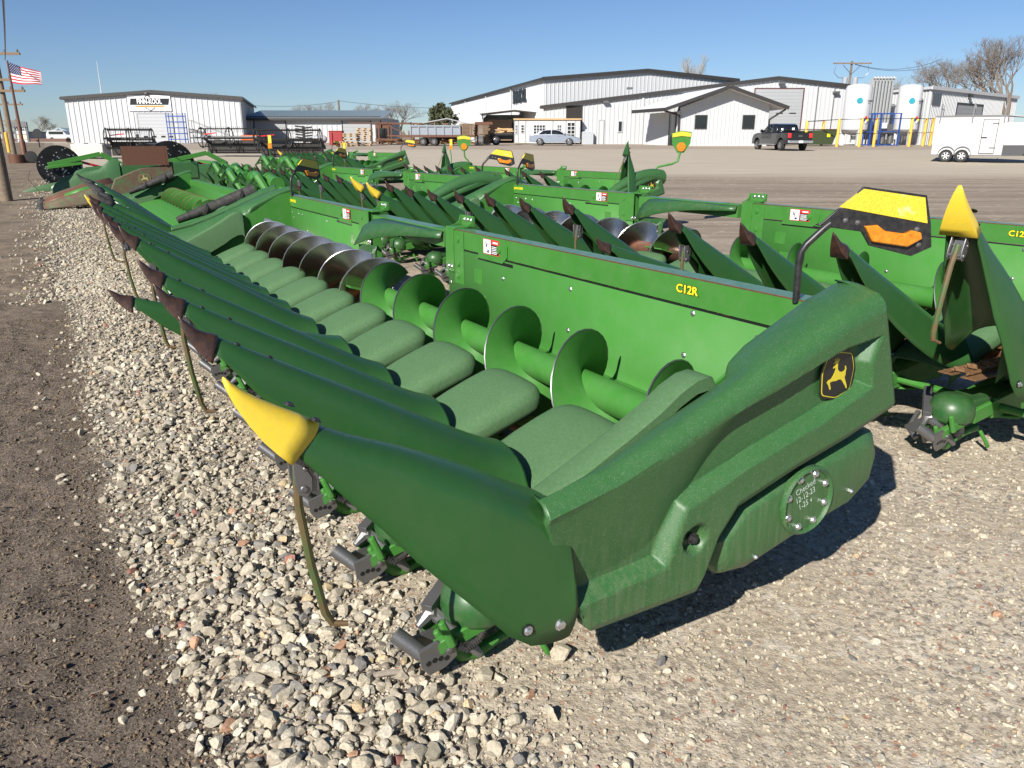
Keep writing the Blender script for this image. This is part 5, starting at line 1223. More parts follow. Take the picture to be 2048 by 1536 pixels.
# propane tank
pt = empty('propane_tank', (X_(636, 80), 80, gz(80)), label='small white horizontal propane tank in front of the low annex', cat='tank'); b = MB(); r = .36; b.lathe([(.05, -.92), (.25, -.86), (r, -.7), (r, .7), (.25, .86), (.05, .92)], 20, 'x', (0, 0, .55)); b.build('vessel', WP3, pt)
for x in (-.5, .5): b = MB(); b.box(x - .05, x + .05, -.25, .25, 0, .3); b.build('foot', RUST, pt)
b = MB(); b.lathe([(.1, .9), (.1, 1.02), (.02, 1.05)], 10); b.build('valve_cap', GRY, pt)
# cantilever rack
cr_ = empty('tool_rack', (X_(609, 78), 78, gz(78)), label='dark cantilever rack with stubby arms in front of the low annex', cat='rack'); b = MB(); hh = Z_(252, 78) - gz(78); b.box(-.12, .12, -.1, .1, 0, hh)
for i in range(6): z = hh * (.25 + .14 * i); b.beam((0, 0, z), (-.8, 0, z + .08), .16, .14); b.beam((0, 0, z - .1), (.8, 0, z - .02), .16, .14)
b.box(-.8, .9, -.4, .4, 0, .1); b.build('rack_frame', BLK, cr_)
# scrap steel rack
ss_ = empty('steel_rack', (X_(756, 82), 82, gz(82)), label='rusty steel rack with long beams between the pallets and the flatbed', cat='rack'); b = MB(); sl = lambda px: X_(px, 82) - X_(756, 82); zz = lambda py: Z_(py, 82) - gz(82)
for px_ in (757, 776, 822): b.box(sl(px_), sl(px_) + .14, 0, .14, 0, zz(244)); b.box(sl(px_), sl(px_) + .14, 2, 2.14, 0, zz(246))
b.box(sl(700), sl(822), -.1, .1, zz(247), zz(245)); b.box(sl(756), sl(842), 1.9, 2.1, zz(248), zz(245)); b.box(sl(775), sl(826), -.1, 1, zz(273), zz(270)); b.beam((sl(776), 0, zz(250)), (sl(800), 0, zz(262)), .1, .1); b.box(sl(752), sl(800), -.3, 1.5, zz(283), zz(277))
b.build('rack_frame', RUST, ss_); b = MB()
for i in range(46): x = random.uniform(sl(745), sl(935)); b.beam((x, random.uniform(-1.5, 1.5), random.uniform(.05, .55)), (x + random.uniform(.4, 2.2), random.uniform(-1.5, 1.5), random.uniform(.05, .5)), .12, .1)
b.build('scrap_steel', BRN, ss_)
b = MB(); b.box(0, 1.4, 0, 1.2, .2, 2.0); b.mi = 1; b.box(.1, 1.3, -.01, 0, .5, 1.6); o = b.build('machine_box', [RUST, GLS], label='boxy dark cage standing under the steel rack', cat='cage'); o.location = (X_(752, 84), 84, gz(84))

# --- trees
def bare_tree(px, pyt, Y, label, mat_=None, pyb=None, spread=.55, seed=1, depth=7, lean=0, trunk=.22, n0=3, group='bare trees behind the buildings', wmul=1.0):
    rg = random.Random(seed); z0_ = gz(Y); H = Z_(pyt, Y) - z0_
    root = empty('bare_tree', (X_(px, Y, (pyt + 285) / 2), Y, z0_), label=label, cat='tree', group=group); tb = MB(); cb = MB(); 
    def grow(p, d, L_, r, k):
        steps = 3; pts = [p]; q = Vector(p); dd = Vector(d)
        for i in range(steps):
            dd = (dd + Vector((rg.gauss(0, .12), rg.gauss(0, .12), rg.gauss(.03, .08)))).normalized(); q = q + dd * (L_ / steps); pts.append(Vector(q))
        (tb if k >= depth - 1 else cb).tube(pts, [r, r * .88, r * .76, r * .62], 6 if k >= depth - 1 else 3, False)
        if k <= 0: return
        for j in range(rg.choice((2, 3, 3)) if k < depth else n0):
            ax = Vector((rg.gauss(0, 1), rg.gauss(0, 1), rg.gauss(0, .6))).normalized(); nd = (dd + ax * spread * rg.uniform(.6, 1.3)); nd.z += .12; nd.normalize()
            t = rg.uniform(.55, 1) if j else 1
            pp = pts[-1] if t > .85 else pts[2].lerp(pts[3], (t - .55) * 3)
            grow(pp, nd, L_ * rg.uniform(.66, .84), r * rg.uniform(.52, .68), k - 1)
    grow(Vector((0, 0, 0)), Vector((lean, 0, 1)).normalized(), H * .27, H * trunk * .1, depth)
    if cb.v:
        zm = sorted(v[2] for v in cb.v)[-6]; k_ = H / zm
        cb.v = [(v[0] * k_ * wmul, v[1] * k_, v[2] * k_) for v in cb.v]; tb.v = [(v[0] * k_ * wmul, v[1] * k_, v[2] * k_) for v in tb.v]
    tb.build('trunk', mat_ or BARK, root, fix=False); cb.build('crown', mat_ or BARK, root, fix=False); return root
bare_tree(2034, 68, 96, 'tall bare tree rising above the right shed at the right edge', seed=5, depth=8, trunk=.3, n0=4, wmul=1.15)
bare_tree(1905, 100, 104, 'spreading dark bare tree behind the right shed', seed=9, depth=8, spread=.75, wmul=1.45, n0=4)
bare_tree(1346, 110, 140, 'pale bare tree above the ridge of the tall hall', BARKP, seed=3, spread=.4, depth=6)
bare_tree(1388, 106, 142, 'slim pale bare tree right beside the pale one above the hall', BARKP, seed=4, spread=.3, depth=6, wmul=.7)
bare_tree(800, 199, 125, 'wide bare tree behind the flatbed load', seed=6, spread=.7, wmul=1.5, n0=5)
bare_tree(750, 204, 128, 'bare tree just right of the low annex', seed=13, spread=.65, wmul=1.3, depth=6, n0=4)
bare_tree(636, 202, 135, 'bare tree above the roof of the low annex', seed=7, spread=.7, wmul=1.5, n0=5)
bare_tree(70, 229, 150, 'round bare tree between the flagpole and the left workshop', seed=8, spread=.7, wmul=1.5, n0=4)
bare_tree(98, 243, 160, 'smaller bare tree close to the left workshop corner', seed=18, spread=.7, wmul=1.5, n0=4, depth=6)
bare_tree(1560, 150, 150, 'bare tree tops above the front hall ridge', BARKP, seed=21, spread=.6, wmul=1.6, n0=4, depth=6)
bare_tree(1735, 150, 140, 'bare tree behind the finned vaporiser tower', BARKP, seed=22, spread=.6, wmul=1.5, n0=4, depth=6)
bare_tree(450, 184, 150, 'bare tree top over the left workshop roof', seed=23, spread=.6, wmul=1.6, n0=4, depth=6)
def leafy(px, pyt, Y, w_, label, seed=1):
    rg = np.random.default_rng(seed); z0_ = gz(Y); H = Z_(pyt, Y) - z0_; Rr = w_ / 2 / FPX * Y; root = empty('evergreen_tree', (X_(px, Y, 250), Y, z0_), label=label, cat='tree')
    n_ = 5200; c = rg.normal(size=(26, 3)) * np.array([.42, .42, .2]); c[:, 2] += .68; k_ = rg.integers(0, 26, n_); p = c[k_] + rg.normal(size=(n_, 3)) * np.array([.17, .17, .07])
    p = p * np.array([Rr, Rr, H]); p = p[(p[:, 2] > H * .25)]; p[:, 2] = np.minimum(p[:, 2], H); n_ = len(p); s = rg.uniform(.1, .24, (n_, 1, 1)); t = rg.normal(size=(n_, 3, 3)); V_ = (p[:, None] + t * s).reshape(-1, 3); F_ = np.arange(n_ * 3).reshape(-1, 3)
    o = bpy.data.objects.new('crown', np_mesh('crown', V_, F_, [EVG])); col.objects.link(o); adopt(o, root)
    b = MB(); b.tube([(0, 0, 0), (.1, 0, H * .4), (0, 0, H * .8)], [.3, .22, .08], 8); b.build('trunk', BARK, root)
leafy(884, 210, 132, 36, 'rounded dark evergreen tree left of the tall hall', 3)
b = MB()

# --- poles, wires and the flag
GPL_ = 'wooden utility poles'
def pole(px, pyb, pyt, r, label, arm=None, Y=None, tr=False, armw=1.2):
    g0 = G(px, pyb) if Y is None else Vector((X_(px, Y), Y, gz(Y))); H = Z_(pyt, g0.y) - g0.z
    e = empty('utility_pole', g0, label=label, cat='utility pole', group=GPL_); b = MB(); b.tube([(0, 0, -.2), (0, 0, H * .5), (0, 0, H)], [r, r * .88, r * .72], 16); b.build('pole_shaft', POLEW, e)
    for z, w_ in arm or ():
        zz_ = Z_(z, g0.y) - g0.z; b = MB(); b.box(-w_, w_, -r - .12, -r, zz_ - .07, zz_ + .07); a = b.build('crossarm', WOOD, e)
        for k in (-.92, -.45, .45, .92): b = MB(); b.lathe([(.05, zz_ + .07), (.07, zz_ + .16), (.03, zz_ + .25)], 8, 'z', (w_ * k, -r - .06, 0)); b.build('insulator', GRY, a)
    if tr:
        for s in (-1, 1): b = MB(); zz_ = H * .86; b.lathe([(.05, -.62), (.3, -.58), (.3, .5), (.2, .6), (.05, .62)], 14, 'z', (s * .62, -.1, zz_ - 1.1)); b.build('transformer', WP3, e)
        b = MB()
        for s in (-1, 1): b.beam((0, -.2, H - 1.5), (s * 1.1, -.2, H - .45), .06, .06); b.tube([(s * 1.9, -.2, H - .5), (s * 2.1, -.2, H - 1.3), (s * 1.5, -.2, H - 1.9), (s * .7, -.2, H - 1.9)], .03, 5)
        b.build('bracing', GRY, e)
    return e, g0, H
P1 = pole(14, 402, -150, .17, 'thick nearest wooden pole leaning out of frame at the left edge')
P2 = pole(24, 306, 100, .16, 'second wooden pole behind the nearest one at the left edge', ((108, 1.6), (160, 1.6), (182, 1.5)), Y=50)
P3 = pole(10, 300, 196, .15, 'third wooden pole with crossarm far along the left edge', ((209, 2.4),), Y=75)
P4 = pole(11, 295, 236, .15, 'distant wooden pole with two crossarms left of the roadside sign', ((242, 2.4), (250, 2.4)), Y=120)
P5 = pole(682, 290, 200, .2, 'lone wooden pole above the low annex roof', (), Y=125)
P6 = pole(1684, 290, 122, .17, 'wooden pole with two white transformers behind the front hall', ((127, 2.3),), Y=100, tr=True)
def wire(a, c, sag, nm, label):
    a, c = Vector(a), Vector(c); b = MB(); b.tube([a.lerp(c, t / 16) - Vector((0, 0, sag * 4 * (t / 16) * (1 - t / 16))) for t in range(17)], .022, 4); return b.build('power_line', BLK, label=label, cat='power line', group='overhead wires')
def pt_(px, py, Y): x, z = XZ(px, py, Y); return (x, Y, z)
wire(pt_(3, -60, 14), pt_(10, 120, 48), .2, '', 'thin vertical-looking wire at the far left top corner')
wire(pt_(505, 211, 125), pt_(682, 202, 125), .4, '', 'wire running left from the lone pole above the annex')
wire(pt_(682, 202, 125), pt_(905, 216, 125), .3, '', 'wire running right from the lone pole to the tall hall')
wire(pt_(1710, 128, 100), pt_(1885, 118, 110), .9, '', 'upper wire from the transformer pole to the trees')
wire(pt_(1710, 129, 100), pt_(1885, 127, 110), .8, '', 'lower wire from the transformer pole to the trees')
fp = G(52, 326); fpo = empty('flagpole', fp, label='tall dark steel flagpole left of the workshop carrying the flag', cat='flagpole'); Hf = Z_(121, fp.y) - fp.z
b = MB(); b.tube([(0, 0, -.1), (0, 0, Hf * .22), (0, 0, Hf * .23), (0, 0, Hf * .5), (0, 0, Hf)], [.15, .14, .1, .07, .04], 12); b.build('pole_shaft', RUST, fpo); b = MB(); b.lathe([(.4, -.1), (.4, .42), (.36, .45)], 20, 'z', (-.35, -.15, 0)); b.build('base_drum', RUST, fpo)
b = MB(); b.lathe([(.14, 0), (.3, .02), (.3, .16), (.14, .18)], 24, 'y', (.3, -.3, .28)); o = b.build('old_tyre', TIRE, label='old tyre leaning against the foot of the flagpole', cat='tyre'); o.location = fp; o.rotation_euler = (R(-12), 0, .5)
z1f, z0f = Z_(124, fp.y) - .0, Z_(166, fp.y); hf = z1f - z0f; wf = hf * 1.55
def flagpt(u, v):      # u along fly 0..1, v 0 bottom..1 top
    return (.06 + u * wf * .93, .18 * math.sin(u * 7 + v) * u, z0f - fp.z + v * hf * (1 - .14 * u) - .42 * u * hf * (1 - (1 - v) * .7) * .8 - .03 * math.sin(u * 5))
b = MB(); NU, NV = 44, 39
for i in range(NU):
    for j in range(NV):
        u0, u1, v0, v1 = i / NU, (i + 1) / NU, j / NV, (j + 1) / NV; st_ = j // 3
        red = st_ % 2 == 0; can = (j >= 18) and (i < 17)
        b.mi = 2 if can else (0 if red else 1)
        b.add([flagpt(u0, v0), flagpt(u1, v0), flagpt(u1, v1), flagpt(u0, v1)], [(0, 1, 2, 3)])
b.mi = 1
for r_ in range(9):
    for c_ in range(6 if r_ % 2 == 0 else 5):
        u = (.032 + c_ * .063 + (.031 if r_ % 2 else 0)); v = .475 + r_ * .058 + .02
        P0 = Vector(flagpt(u, v)); b.add([P0 + Vector((.028 * wf / 3 * (1 if k % 2 == 0 else .42) * math.sin(k * math.pi / 5) * 1.3, -.035, .028 * wf / 3 * (1 if k % 2 == 0 else .42) * math.cos(k * math.pi / 5) * 1.3)) for k in range(10)], [tuple(range(10))])
fl = b.build('flag', [simple('flag_red', (.5, .02, .03), .8), simple('flag_white', (.8, .8, .8), .8), simple('flag_blue', (.015, .02, .09), .8)], fix=False, label='stars and stripes flag flying from the tall steel pole', cat='flag'); fl.location = fp
an = pt_(203, 186, 121); b = MB(); top = Z_(122, 121); b.tube([(0, 0, 0), (0, 0, (top - an[2]) * .35), (0, 0, top - an[2])], [.09, .06, .03], 6); b.tube([(0, 0, 0), (0, 0, -6)], .06, 6); o = b.build('antenna', WP2, label='thin white antenna mast above the roof of the left workshop', cat='antenna'); o.location = an
# roadside sign
Yg = 118; sg_ = empty('roadside_sign', (X_(46, Yg), Yg, gz(Yg)), label='grey roadside pylon sign with white name panels left of the bare tree', cat='sign'); zq = lambda py: Z_(py, Yg) - gz(Yg); wq = (X_(58, Yg) - X_(35, Yg)) / 2
for s in (-1, 1): b = MB(); b.box(s * wq - .12, s * wq + .12, 0, .3, 0, zq(244)); b.build('sign_post', GRY, sg_)
for i, (a, c, tx, m_) in enumerate(((254, 243, '', GRY), (260.5, 254.5, 'VENDT', WP2), (269, 262, '', WP2), (278, 270, '', simple('cream', (.7, .6, .4), .6)), (285.5, 279, '', WP2))):
    b = MB(); b.box(-wq + .14, wq - .14, 0, .25, zq(a), zq(c)); o = b.build('sign_panel', m_, sg_)
    if tx: text('sign_lettering', tx, .62, frame_m((0, -.02, (zq(a) + zq(c)) / 2), (1, 0, 0), (0, 0, 1)), o, BKD, .01, (.9, 1), .02)
b = MB(); b.box(X_(17, 125), X_(33, 125), 125, 125.2, Z_(256, 125), Z_(244, 125)); b.box(X_(24, 125), X_(26, 125), 125, 125.2, gz(125), Z_(256, 125)); b.build('small_sign', GRY, label='small dark square sign left of the roadside pylon sign', cat='sign')
g0 = G(80, 292); b = MB(); b.tube([(0, 0, 0), (0, 0, 1.0)], .05, 6); b.lathe([(.4, -.04), (.4, .0)], 24, 'y', (0, 0, 1.15)); o = b.build('round_sign', BLK, label='round dark sign seen from behind near the left workshop', cat='sign'); o.location = (X_(78, 70), 70, gz(70))
# far white building and roadside clutter
wbuilding('distant_building', 'distant white building with a dark doorway between the bare tree and the left workshop', (X_(102, 150), 150), (X_(142, 150), 150), (3, 20), gz(150), gab(Z_(266, 150), Z_(257, 150), Z_(264, 150), 2, X_(142, 150) - X_(102, 150)), WP2, RFM, 1.5, overhang=.3, trim=RFM)
wbuilding('distant_store', 'distant low pale store behind the roadside sign', (X_(-20, 170), 170), (X_(34, 170), 170), (3, 14), gz(170), flat(Z_(264, 170)), WP3, RFM, 1.5, overhang=.2, trim=GRY)
b = MB(); b.box(X_(117, 149), X_(127, 149), 149.7, 149.9, gz(149), Z_(266, 149)); b.build('dark_doorway', INT, bpy.data.objects['distant_building'])
bpy.data.objects['dark_doorway'].location = -bpy.data.objects['distant_building'].location
su = empty('parked_suv', (X_(127, 135), 135, gz(135)), label='distant white suv parked before the distant building', cat='car')
carbody([(-2.2, .35), (-2.2, 1.1), (-1.9, 1.75), (.6, 1.75), (1.2, 1.1), (2.2, .95), (2.25, .4)], .9, WP2, su, lambda x, z: .9)
for x in (-1.3, 1.4): wheel(su, x, -.82, .36, .2, GRY, -1)
b = MB(); b.box(-1.7, .7, -.92, -.9, 1.15, 1.6); b.build('side_window', GLS, su)
# far tree line and road
b = MB(); rgn = random.Random(4)
for i in range(900):
    x = rgn.uniform(-420, 420); y = 330 + rgn.uniform(0, 60); z = gz(y); h_ = rgn.uniform(1.5, 4.5) ; s = rgn.uniform(.8, 2.5)
    b.add([(x - s, y, z), (x + s, y, z), (x + rgn.uniform(-s, s), y, z + h_)], [(0, 1, 2)])
b.build('distant_scrub', BARK, fix=False, smooth=False, kind='stuff')
b = MB(); b.box(-300, X_(150, 108), 106, 112, gz(108) - .2, gz(108) + .06); b.build('road', simple('road_concrete', (.36, .34, .31), .8), kind='structure', fix=False)
b = MB(); b.box(-200, X_(140, 125), 124, 126, gz(125), gz(125) + .5); b.build('rail_embankment', simple('rail_ballast', (.16, .09, .07), .9, bump=.4, bs=3), kind='structure')
YB2 = pole(20, 306, 262, .13, 'short yellow marker post beside the left edge poles') if False else None
b = MB(); b.lathe([(.12, 0), (.12, 1.3), (.05, 1.38)], 10); o = b.build('marker_post', YPT, label='short yellow marker post beside the wooden poles at the left edge', cat='post'); o.location = G(19, 305)
# ------------------------------------------------------------ the other heads
def head_copy(label, M):
    h = copy_tree(head1); h['label'] = label; h.matrix_world = M; return h
def kids(o, nm): return [c for c in KIDS[o.name] if c.name.startswith(nm)]
def del_tree(o, parent):
    if parent is not None: KIDS[parent.name].remove(o)
    for q in list(KIDS.get(o.name, [])): del_tree(q, o)
    bpy.data.objects.remove(o)
head2 = head_copy('green corn head right behind the nearest one, running out of frame at the right edge', HM(.33, -3.8, .04))
head2e = kids(head2, 'end_divider'); head2e[0].rotation_euler = (R(17), 0, 0); head2e[0].location.x += .14; head2e[0].location.y += .08; head2e[0].scale = (1.3, 1, 1)
head3 = head_copy('third green corn head, in line behind the second, its model decal reading C8R', HM(10.2, -3.8, .10))
for t in kids(head3, 'model_decal'): del_tree(t, head3)
text('model_decal', 'C8R', .075, FR(.3, 1.3, -.7975), head3, YDC, .0006, (1.2, 1), .002)
head4 = head_copy('green corn head farthest to the right in the rear row, before the open yard', HM(11.6, -8.7, .02))
head6 = head_copy('most distant green corn head, beyond the folded green frames', HM(26.5, -8.9, .35))
for ed in kids(head4, 'end_divider'):
    ed.location = (ed.location.x, -.25, .95); ed.rotation_euler = (R(28), 0, 0); ed.scale = (1.2, .6, 1.2)
    for c in KIDS[ed.name]:
        if c.name.startswith('divider_tip'): c.data = c.data.copy(); c.data.materials[0] = GSN
for c in kids(head4, 'marker_light'): del_tree(c, head4)
for nm_x in (-.6, 8.4):
    e = empty('paddle_marker'); adopt(e, head4); e.location = (nm_x, -.86, 1.37); u = Vector((-.5, -.866, 0)) * (1 if nm_x < 1 else -.25); n_ = Vector((-.866, .5, 0))
    b = MB(); b.tube([Vector((0, 0, 0)), Vector((0, 0, .06)), u * .12 + Vector((0, 0, .16)), u * .42 + Vector((0, 0, .22)), u * .55 + Vector((0, 0, .28)), u * .6 + Vector((0, 0, .5))], .025, 8); b.build('bent_rod', GP, e)
    c0 = u * .6 + Vector((0, 0, .45)); P_ = lambda a, z, t: c0 + u.normalized() * a + Vector((0, 0, z)) + n_ * t
    def pl_(pts, t0, t1, nm, m):
        b = MB(); k = len(pts); b.add([P_(a, z, t0) for a, z in pts] + [P_(a, z, t1) for a, z in pts], [tuple(range(k)), tuple(range(2 * k - 1, k - 1, -1))] + [(i, i + k, (i + 1) % k + k, (i + 1) % k) for i in range(k)]); b.build(nm, m, e)
    pl_([(-.07, 0), (-.2, .2), (-.22, .42), (0, .47), (.22, .44), (.2, .2), (.07, 0)], 0, .015, 'paddle', GP)
    pl_([(-.2, .33), (-.205, .41), (0, .455), (.205, .42), (.2, .34), (0, .36)], -.02, 0, 'yellow_stripe', YRF); pl_([(-.2, .33), (-.205, .41), (0, .455), (.205, .42), (.2, .34), (0, .36)], .015, .03, 'yellow_stripe', YRF)
    pl_([(.1 * math.cos(a * .5236), .13 + .1 * math.sin(a * .5236)) for a in range(12)], -.03, .04, 'amber_lamp', AMB)
# the smooth rounded covers of the older heads at the back
def round_cover(parent, X, sg):
    b = MB(); secs = []
    for i in range(13):
        t = i / 12; y = 1.0 - 1.95 * t; z = .85 + .72 * math.sin(t * 1.9) * 1.0; r = .08 + .10 * t
        secs.append([(X + sg * .02 + r * math.cos(a), y, z - .22 + r * .9 * math.sin(a)) for a in [math.pi * 2 * j / 16 for j in range(16)]])
    b.loft(secs, closed=True, cap0=True, cap1=True); b.build('round_cover', GPL, parent)
for h_ in (head3, head4): round_cover(h_, -.82, 1)
round_cover(head4, 8.45, 1)
for t in kids(head4, 'model_decal'): del_tree(t, head4)

# fifth head: narrow rows, dark tips, ribbed hoods
head5 = empty('corn_head', label='narrow-row green corn head in line beyond the nearest one, black tapered tubes on it', cat='corn head', group=GRPN)
S5, N5 = .508, 18
def mirr(x): return x
b = MB(); b.box(-.6, 8.5, -.93, -.80, 1.1, 1.25); b.build('back_frame', GP, head5, bevel=.004)
b = MB(); b.loft([[(x, y, z) for y, z in [(-.80, 1.12), (-.80, .80), (-.77, .60), (-.63, .46)]] for x in (-.6, 8.5)]); b.build('back_sheet', GP, head5, solid=.006)
b = MB(); b.tube([(-.6, -.35, .77), (8.5, -.35, .77)], .12, 18); au = b.build('auger', RUST, head5); b = MB(); helix(b, -.4, 3.2, .11, .31, .5, 1); helix(b, 3.7, 8.4, .11, .3, .5, -1); b.build('flighting', [GP, RUST], au)
h5 = None; sn5 = None
pv = lambda mb: (setattr(mb, 'v', [tuple(Vector(v) - PV) for v in mb.v]), mb)[1]
for k in range(N5 - 1):
    if h5 is None:
        b = MB(); b.loft([usec(y, z, .25, .2, topf=.8) for y, z in ((.62, .66), (.4, .72), (.1, .79), (-.05, .8), (-.1, .76), (-.12, .62))]); h5 = b.build('hood', GP, head5, solid=.006); o = h5
    else: o = h5.copy(); col.objects.link(o); adopt(o, head5)
    o.location = (k * S5, 0, 0)
    if sn5 is None:
        b = MB(); T = [(1.5, 1.33, .075, .13), (1.3, 1.25, .10, .22), (1.05, 1.1, .15, .28), (.8, .93, .2, .28), (.6, .77, .235, .24), (.5, .71, .245, .2)]
        b.loft([usec(*t) for t in T]); sn5 = pv(b).build('snout', GSN, head5, solid=.007)
        b = MB(); b.loft([usec(*t) for t in [(1.47, 1.335, .080, .13), (1.54, 1.355, .062, .11), (1.6, 1.368, .042, .08), (1.65, 1.372, .018, .035), (1.67, 1.37, .004, .008)]]); pv(b).build('snout_tip', BPL, sn5, solid=.004); o = sn5
        b = MB()
        for s in (-1, 1):
            for yy, zz in ((1.42, 1.24), (1.3, 1.18)): bolt(b, (s * .09, yy, zz), (s, 0, .4), .014, .01)
        pv(b).build('tip_rivet', ZNC, sn5)
    else: o = copy_tree(sn5, head5); KIDS[head5.name].append(o)
    place(o, k * S5, random.uniform(-1, 1))
for sg, X in ((-1, -S5), (1, S5 * (N5 - 1))):
    o = pv(snout_end_mb(sg)).build('end_divider', GSN, head5, solid=.007); place(o, X, 0)
    c = pv(cap_mb(True)).build('divider_tip', BPL, o, solid=.006)
for k in range(0, N5):
    b = MB(); b.box(-.08, .08, -.1, 1.0, .3, .5); 
    if k == 0: o = b.build('row_unit', GDK, head5); r5 = o
    else: o = r5.copy(); col.objects.link(o); adopt(o, head5)
    o.location = ((k - .5) * S5, 0, 0)
for c in kids(head1, 'end_shield'):
    q = copy_tree(c, head5); KIDS[head5.name].append(q); q.location = (q.location.x + (.05 if q.location.x > 3 else .2), 0, 0)
def taper_tube(x, z0, z1, y0, y1, parent, nm='corn_saver_tube'):
    b = MB(); b.tube([(x, y0, z0), (x, y1, z1)], [.055, .12], 14)
    for t in (.35, .8): p = Vector((x, y0, z0)).lerp(Vector((x, y1, z1)), t); b.tube([p - Vector((0, .02, .01)), p + Vector((0, .02, .01))], [.09 + .06 * t, .09 + .06 * t], 14)
    b.build(nm, BPL, parent)
taper_tube(-.30, .98, 1.38, .65, -.55, head5); taper_tube(8.2, .98, 1.38, .65, -.4, head5)
head5.matrix_world = HM(10.6, -.2, -.05)

# folded carrying frames behind it: heavy beams, cylinders and clamps
ff = empty('folding_frame', label='folded green carrying frame with fat hydraulic cylinders behind the narrow-row head', cat='frame')
b = MB()
b.box(-3.4, 2.6, -.15, .1, .9, 1.12); b.box(-3.2, 2.5, -.75, -.5, .55, .75)
for x in (-3.2, -1.6, -.2, 1.2, 2.4): b.beam((x, .0, .3), (x, -.1, 1.25), .14, .2); b.beam((x, -.6, .6), (x, 0, 1.1), .12, .14)
for x in (-2.8, .6): b.tube([(x, .1, 1.0), (x + .2, .3, 1.45), (x + .9, .2, 1.5), (x + 1.2, -.1, 1.2)], .1, 8)
b.build('frame_beams', GP, ff, bevel=.01)
for x in (-3.0, -1.3, .5):
    b = MB(); b.cyl((x, 0, 1.32), (x + .75, -.05, 1.38), .14, n=20); b.cyl((x - .02, 0, 1.32), (x - .16, 0, 1.31), .17, n=16); b.cyl((x + .75, -.05, 1.38), (x + .86, -.05, 1.39), .165, n=16); cc = b.build('cylinder', GP, ff)
    b = MB(); b.cyl((x + .8, -.05, 1.385), (x + 1.3, -.08, 1.42), .05, n=12); b.build('piston_rod', ZNC, cc)
b = MB()
for i in range(40):
    bolt(b, (random.uniform(-3.2, 2.4), .14 + random.random() * .05, random.uniform(.4, .85)), (-.4, 1, .3), .03, .03)
b.build('bolt_cluster', ZNC, ff)
for x in (-2.2, -.4, 1.6):
    b = MB()
    for t in range(3): b.tube([(x, .05, 1.1), (x - .1 + t * .1, .3, 1.5 - t * .1), (x + .5, .4, 1.2), (x + .7, .1, .8 - t * .1)], .03, 6)
    b.build('hydraulic_hose', GDK, ff)
for q_ in ((-1.5, -.6, .12, .2, .8, 1.3), (1.0, 2.0, .1, .2, .6, 1.4)): b = MB(); b.box(*q_); b.build('bracket_plate', GDK, ff, bevel=.01)
ff.matrix_world = HM(16.2, -1.9, .15)
f2 = copy_tree(ff); f2.matrix_world = HM(19.8, -2.2, .25); f2['label'] = 'second folded green frame, farther off towards the black reels'
f3 = copy_tree(ff); f3.matrix_world = HM(23.5, -4.4, .35); f3['label'] = 'farthest folded green frame, behind the third corn head'
for f_ in (ff, f2, f3): f_.matrix_world = f_.matrix_world @ Matrix.Scale(.86, 4)
for f_ in (ff, f2, f3): f_['group'] = 'folded green frames'

# weathered old head with long nosed dividers pointing left
oh = empty('corn_head', label='old weathered brown and green corn head with long low noses and a faded deer badge', cat='corn head', group=GRPN)
def nose(y0, y1, zt, w, m, nm='long_nose', x=0, tipm=BPL):
    b = MB(); T = [(y1, zt + .75, w, .55), (y1 + (y0 - y1) * .35, zt + .58, w * .95, .5), (y1 + (y0 - y1) * .7, zt + .3, w * .6, .3), (y0 - .25, zt + .12, w * .3, .14)]
    b.loft([usec(*t) for t in T]); o = b.build(nm, m, oh, solid=.012); b = MB(); b.loft([usec(y0 - .3, zt + .14, w * .33, .16), usec(y0 - .1, zt + .06, w * .22, .1), usec(y0, zt, .01, .02)]); b.build('nose_tip', tipm, o, solid=.01); o.location = (x, 0, 0); return o
nose(2.3, -.2, .12, .36, GOLD, x=0); nose(2.3, -.1, .16, .3, RUST, x=.75); nose(2.25, -.1, .2, .3, RUST, x=1.5); nose(2.3, -.1, .2, .34, GOLD, x=2.25)
b = MB(); b.loft([usec(1.4, .62, .1, .12), usec(.9, .8, .16, .16), usec(.2, .95, .18, .18)]); o = b.build('green_nose_insert', GP, oh, solid=.01); o.location = (.4, 0, -.1)
b = MB(); b.prism([(.2, .35), (-.1, 1.0), (-.9, 1.32), (-1.9, 1.45), (-1.95, .5), (-1.0, .3)], 'x', -.45, -.3); w_ = b.build('side_shield', GOLD, oh, bevel=.03)
emblem(oh, frame_m((-.46, -1.0, 1.0), (0, -1, 0), (0, 0, 1)), .36, .3, [GOLD, simple('faded_yellow', (.42, .38, .14), .7, var=.2)])
text('badge_number', '893', .14, frame_m((-.456, -1.0, .70), (0, -1, 0), (0, 0, 1)), oh, WHT, .002, (1, 1), .008)
b = MB(); b.box(-.3, 2.7, -1.95, -1.8, .5, 1.5); b.box(-.3, 2.7, -1.8, -.2, .35, .42); b.build('back_sheet', GOLD, oh)
b = MB(); b.box(-.5, -.47, -1.8, -.4, 1.42, 2.02) ; b.beam((-.48, -1.7, 1.4), (-.48, -1.7, 2.0), .05, .05); o = b.build('rusty_panel', RUST, oh)
b = MB(); b.tube([(-.3, -1.0, .75), (2.7, -1.0, .75)], .15, 14); helix(b, -.2, 2.6, .14, .33, .45, 1, yc=-1.0, zc=.75); b.build('auger', [RUST, RUST], oh)
oh.matrix_world = HM(22.3, .62, .3) @ Matrix.Scale(.85, 4)

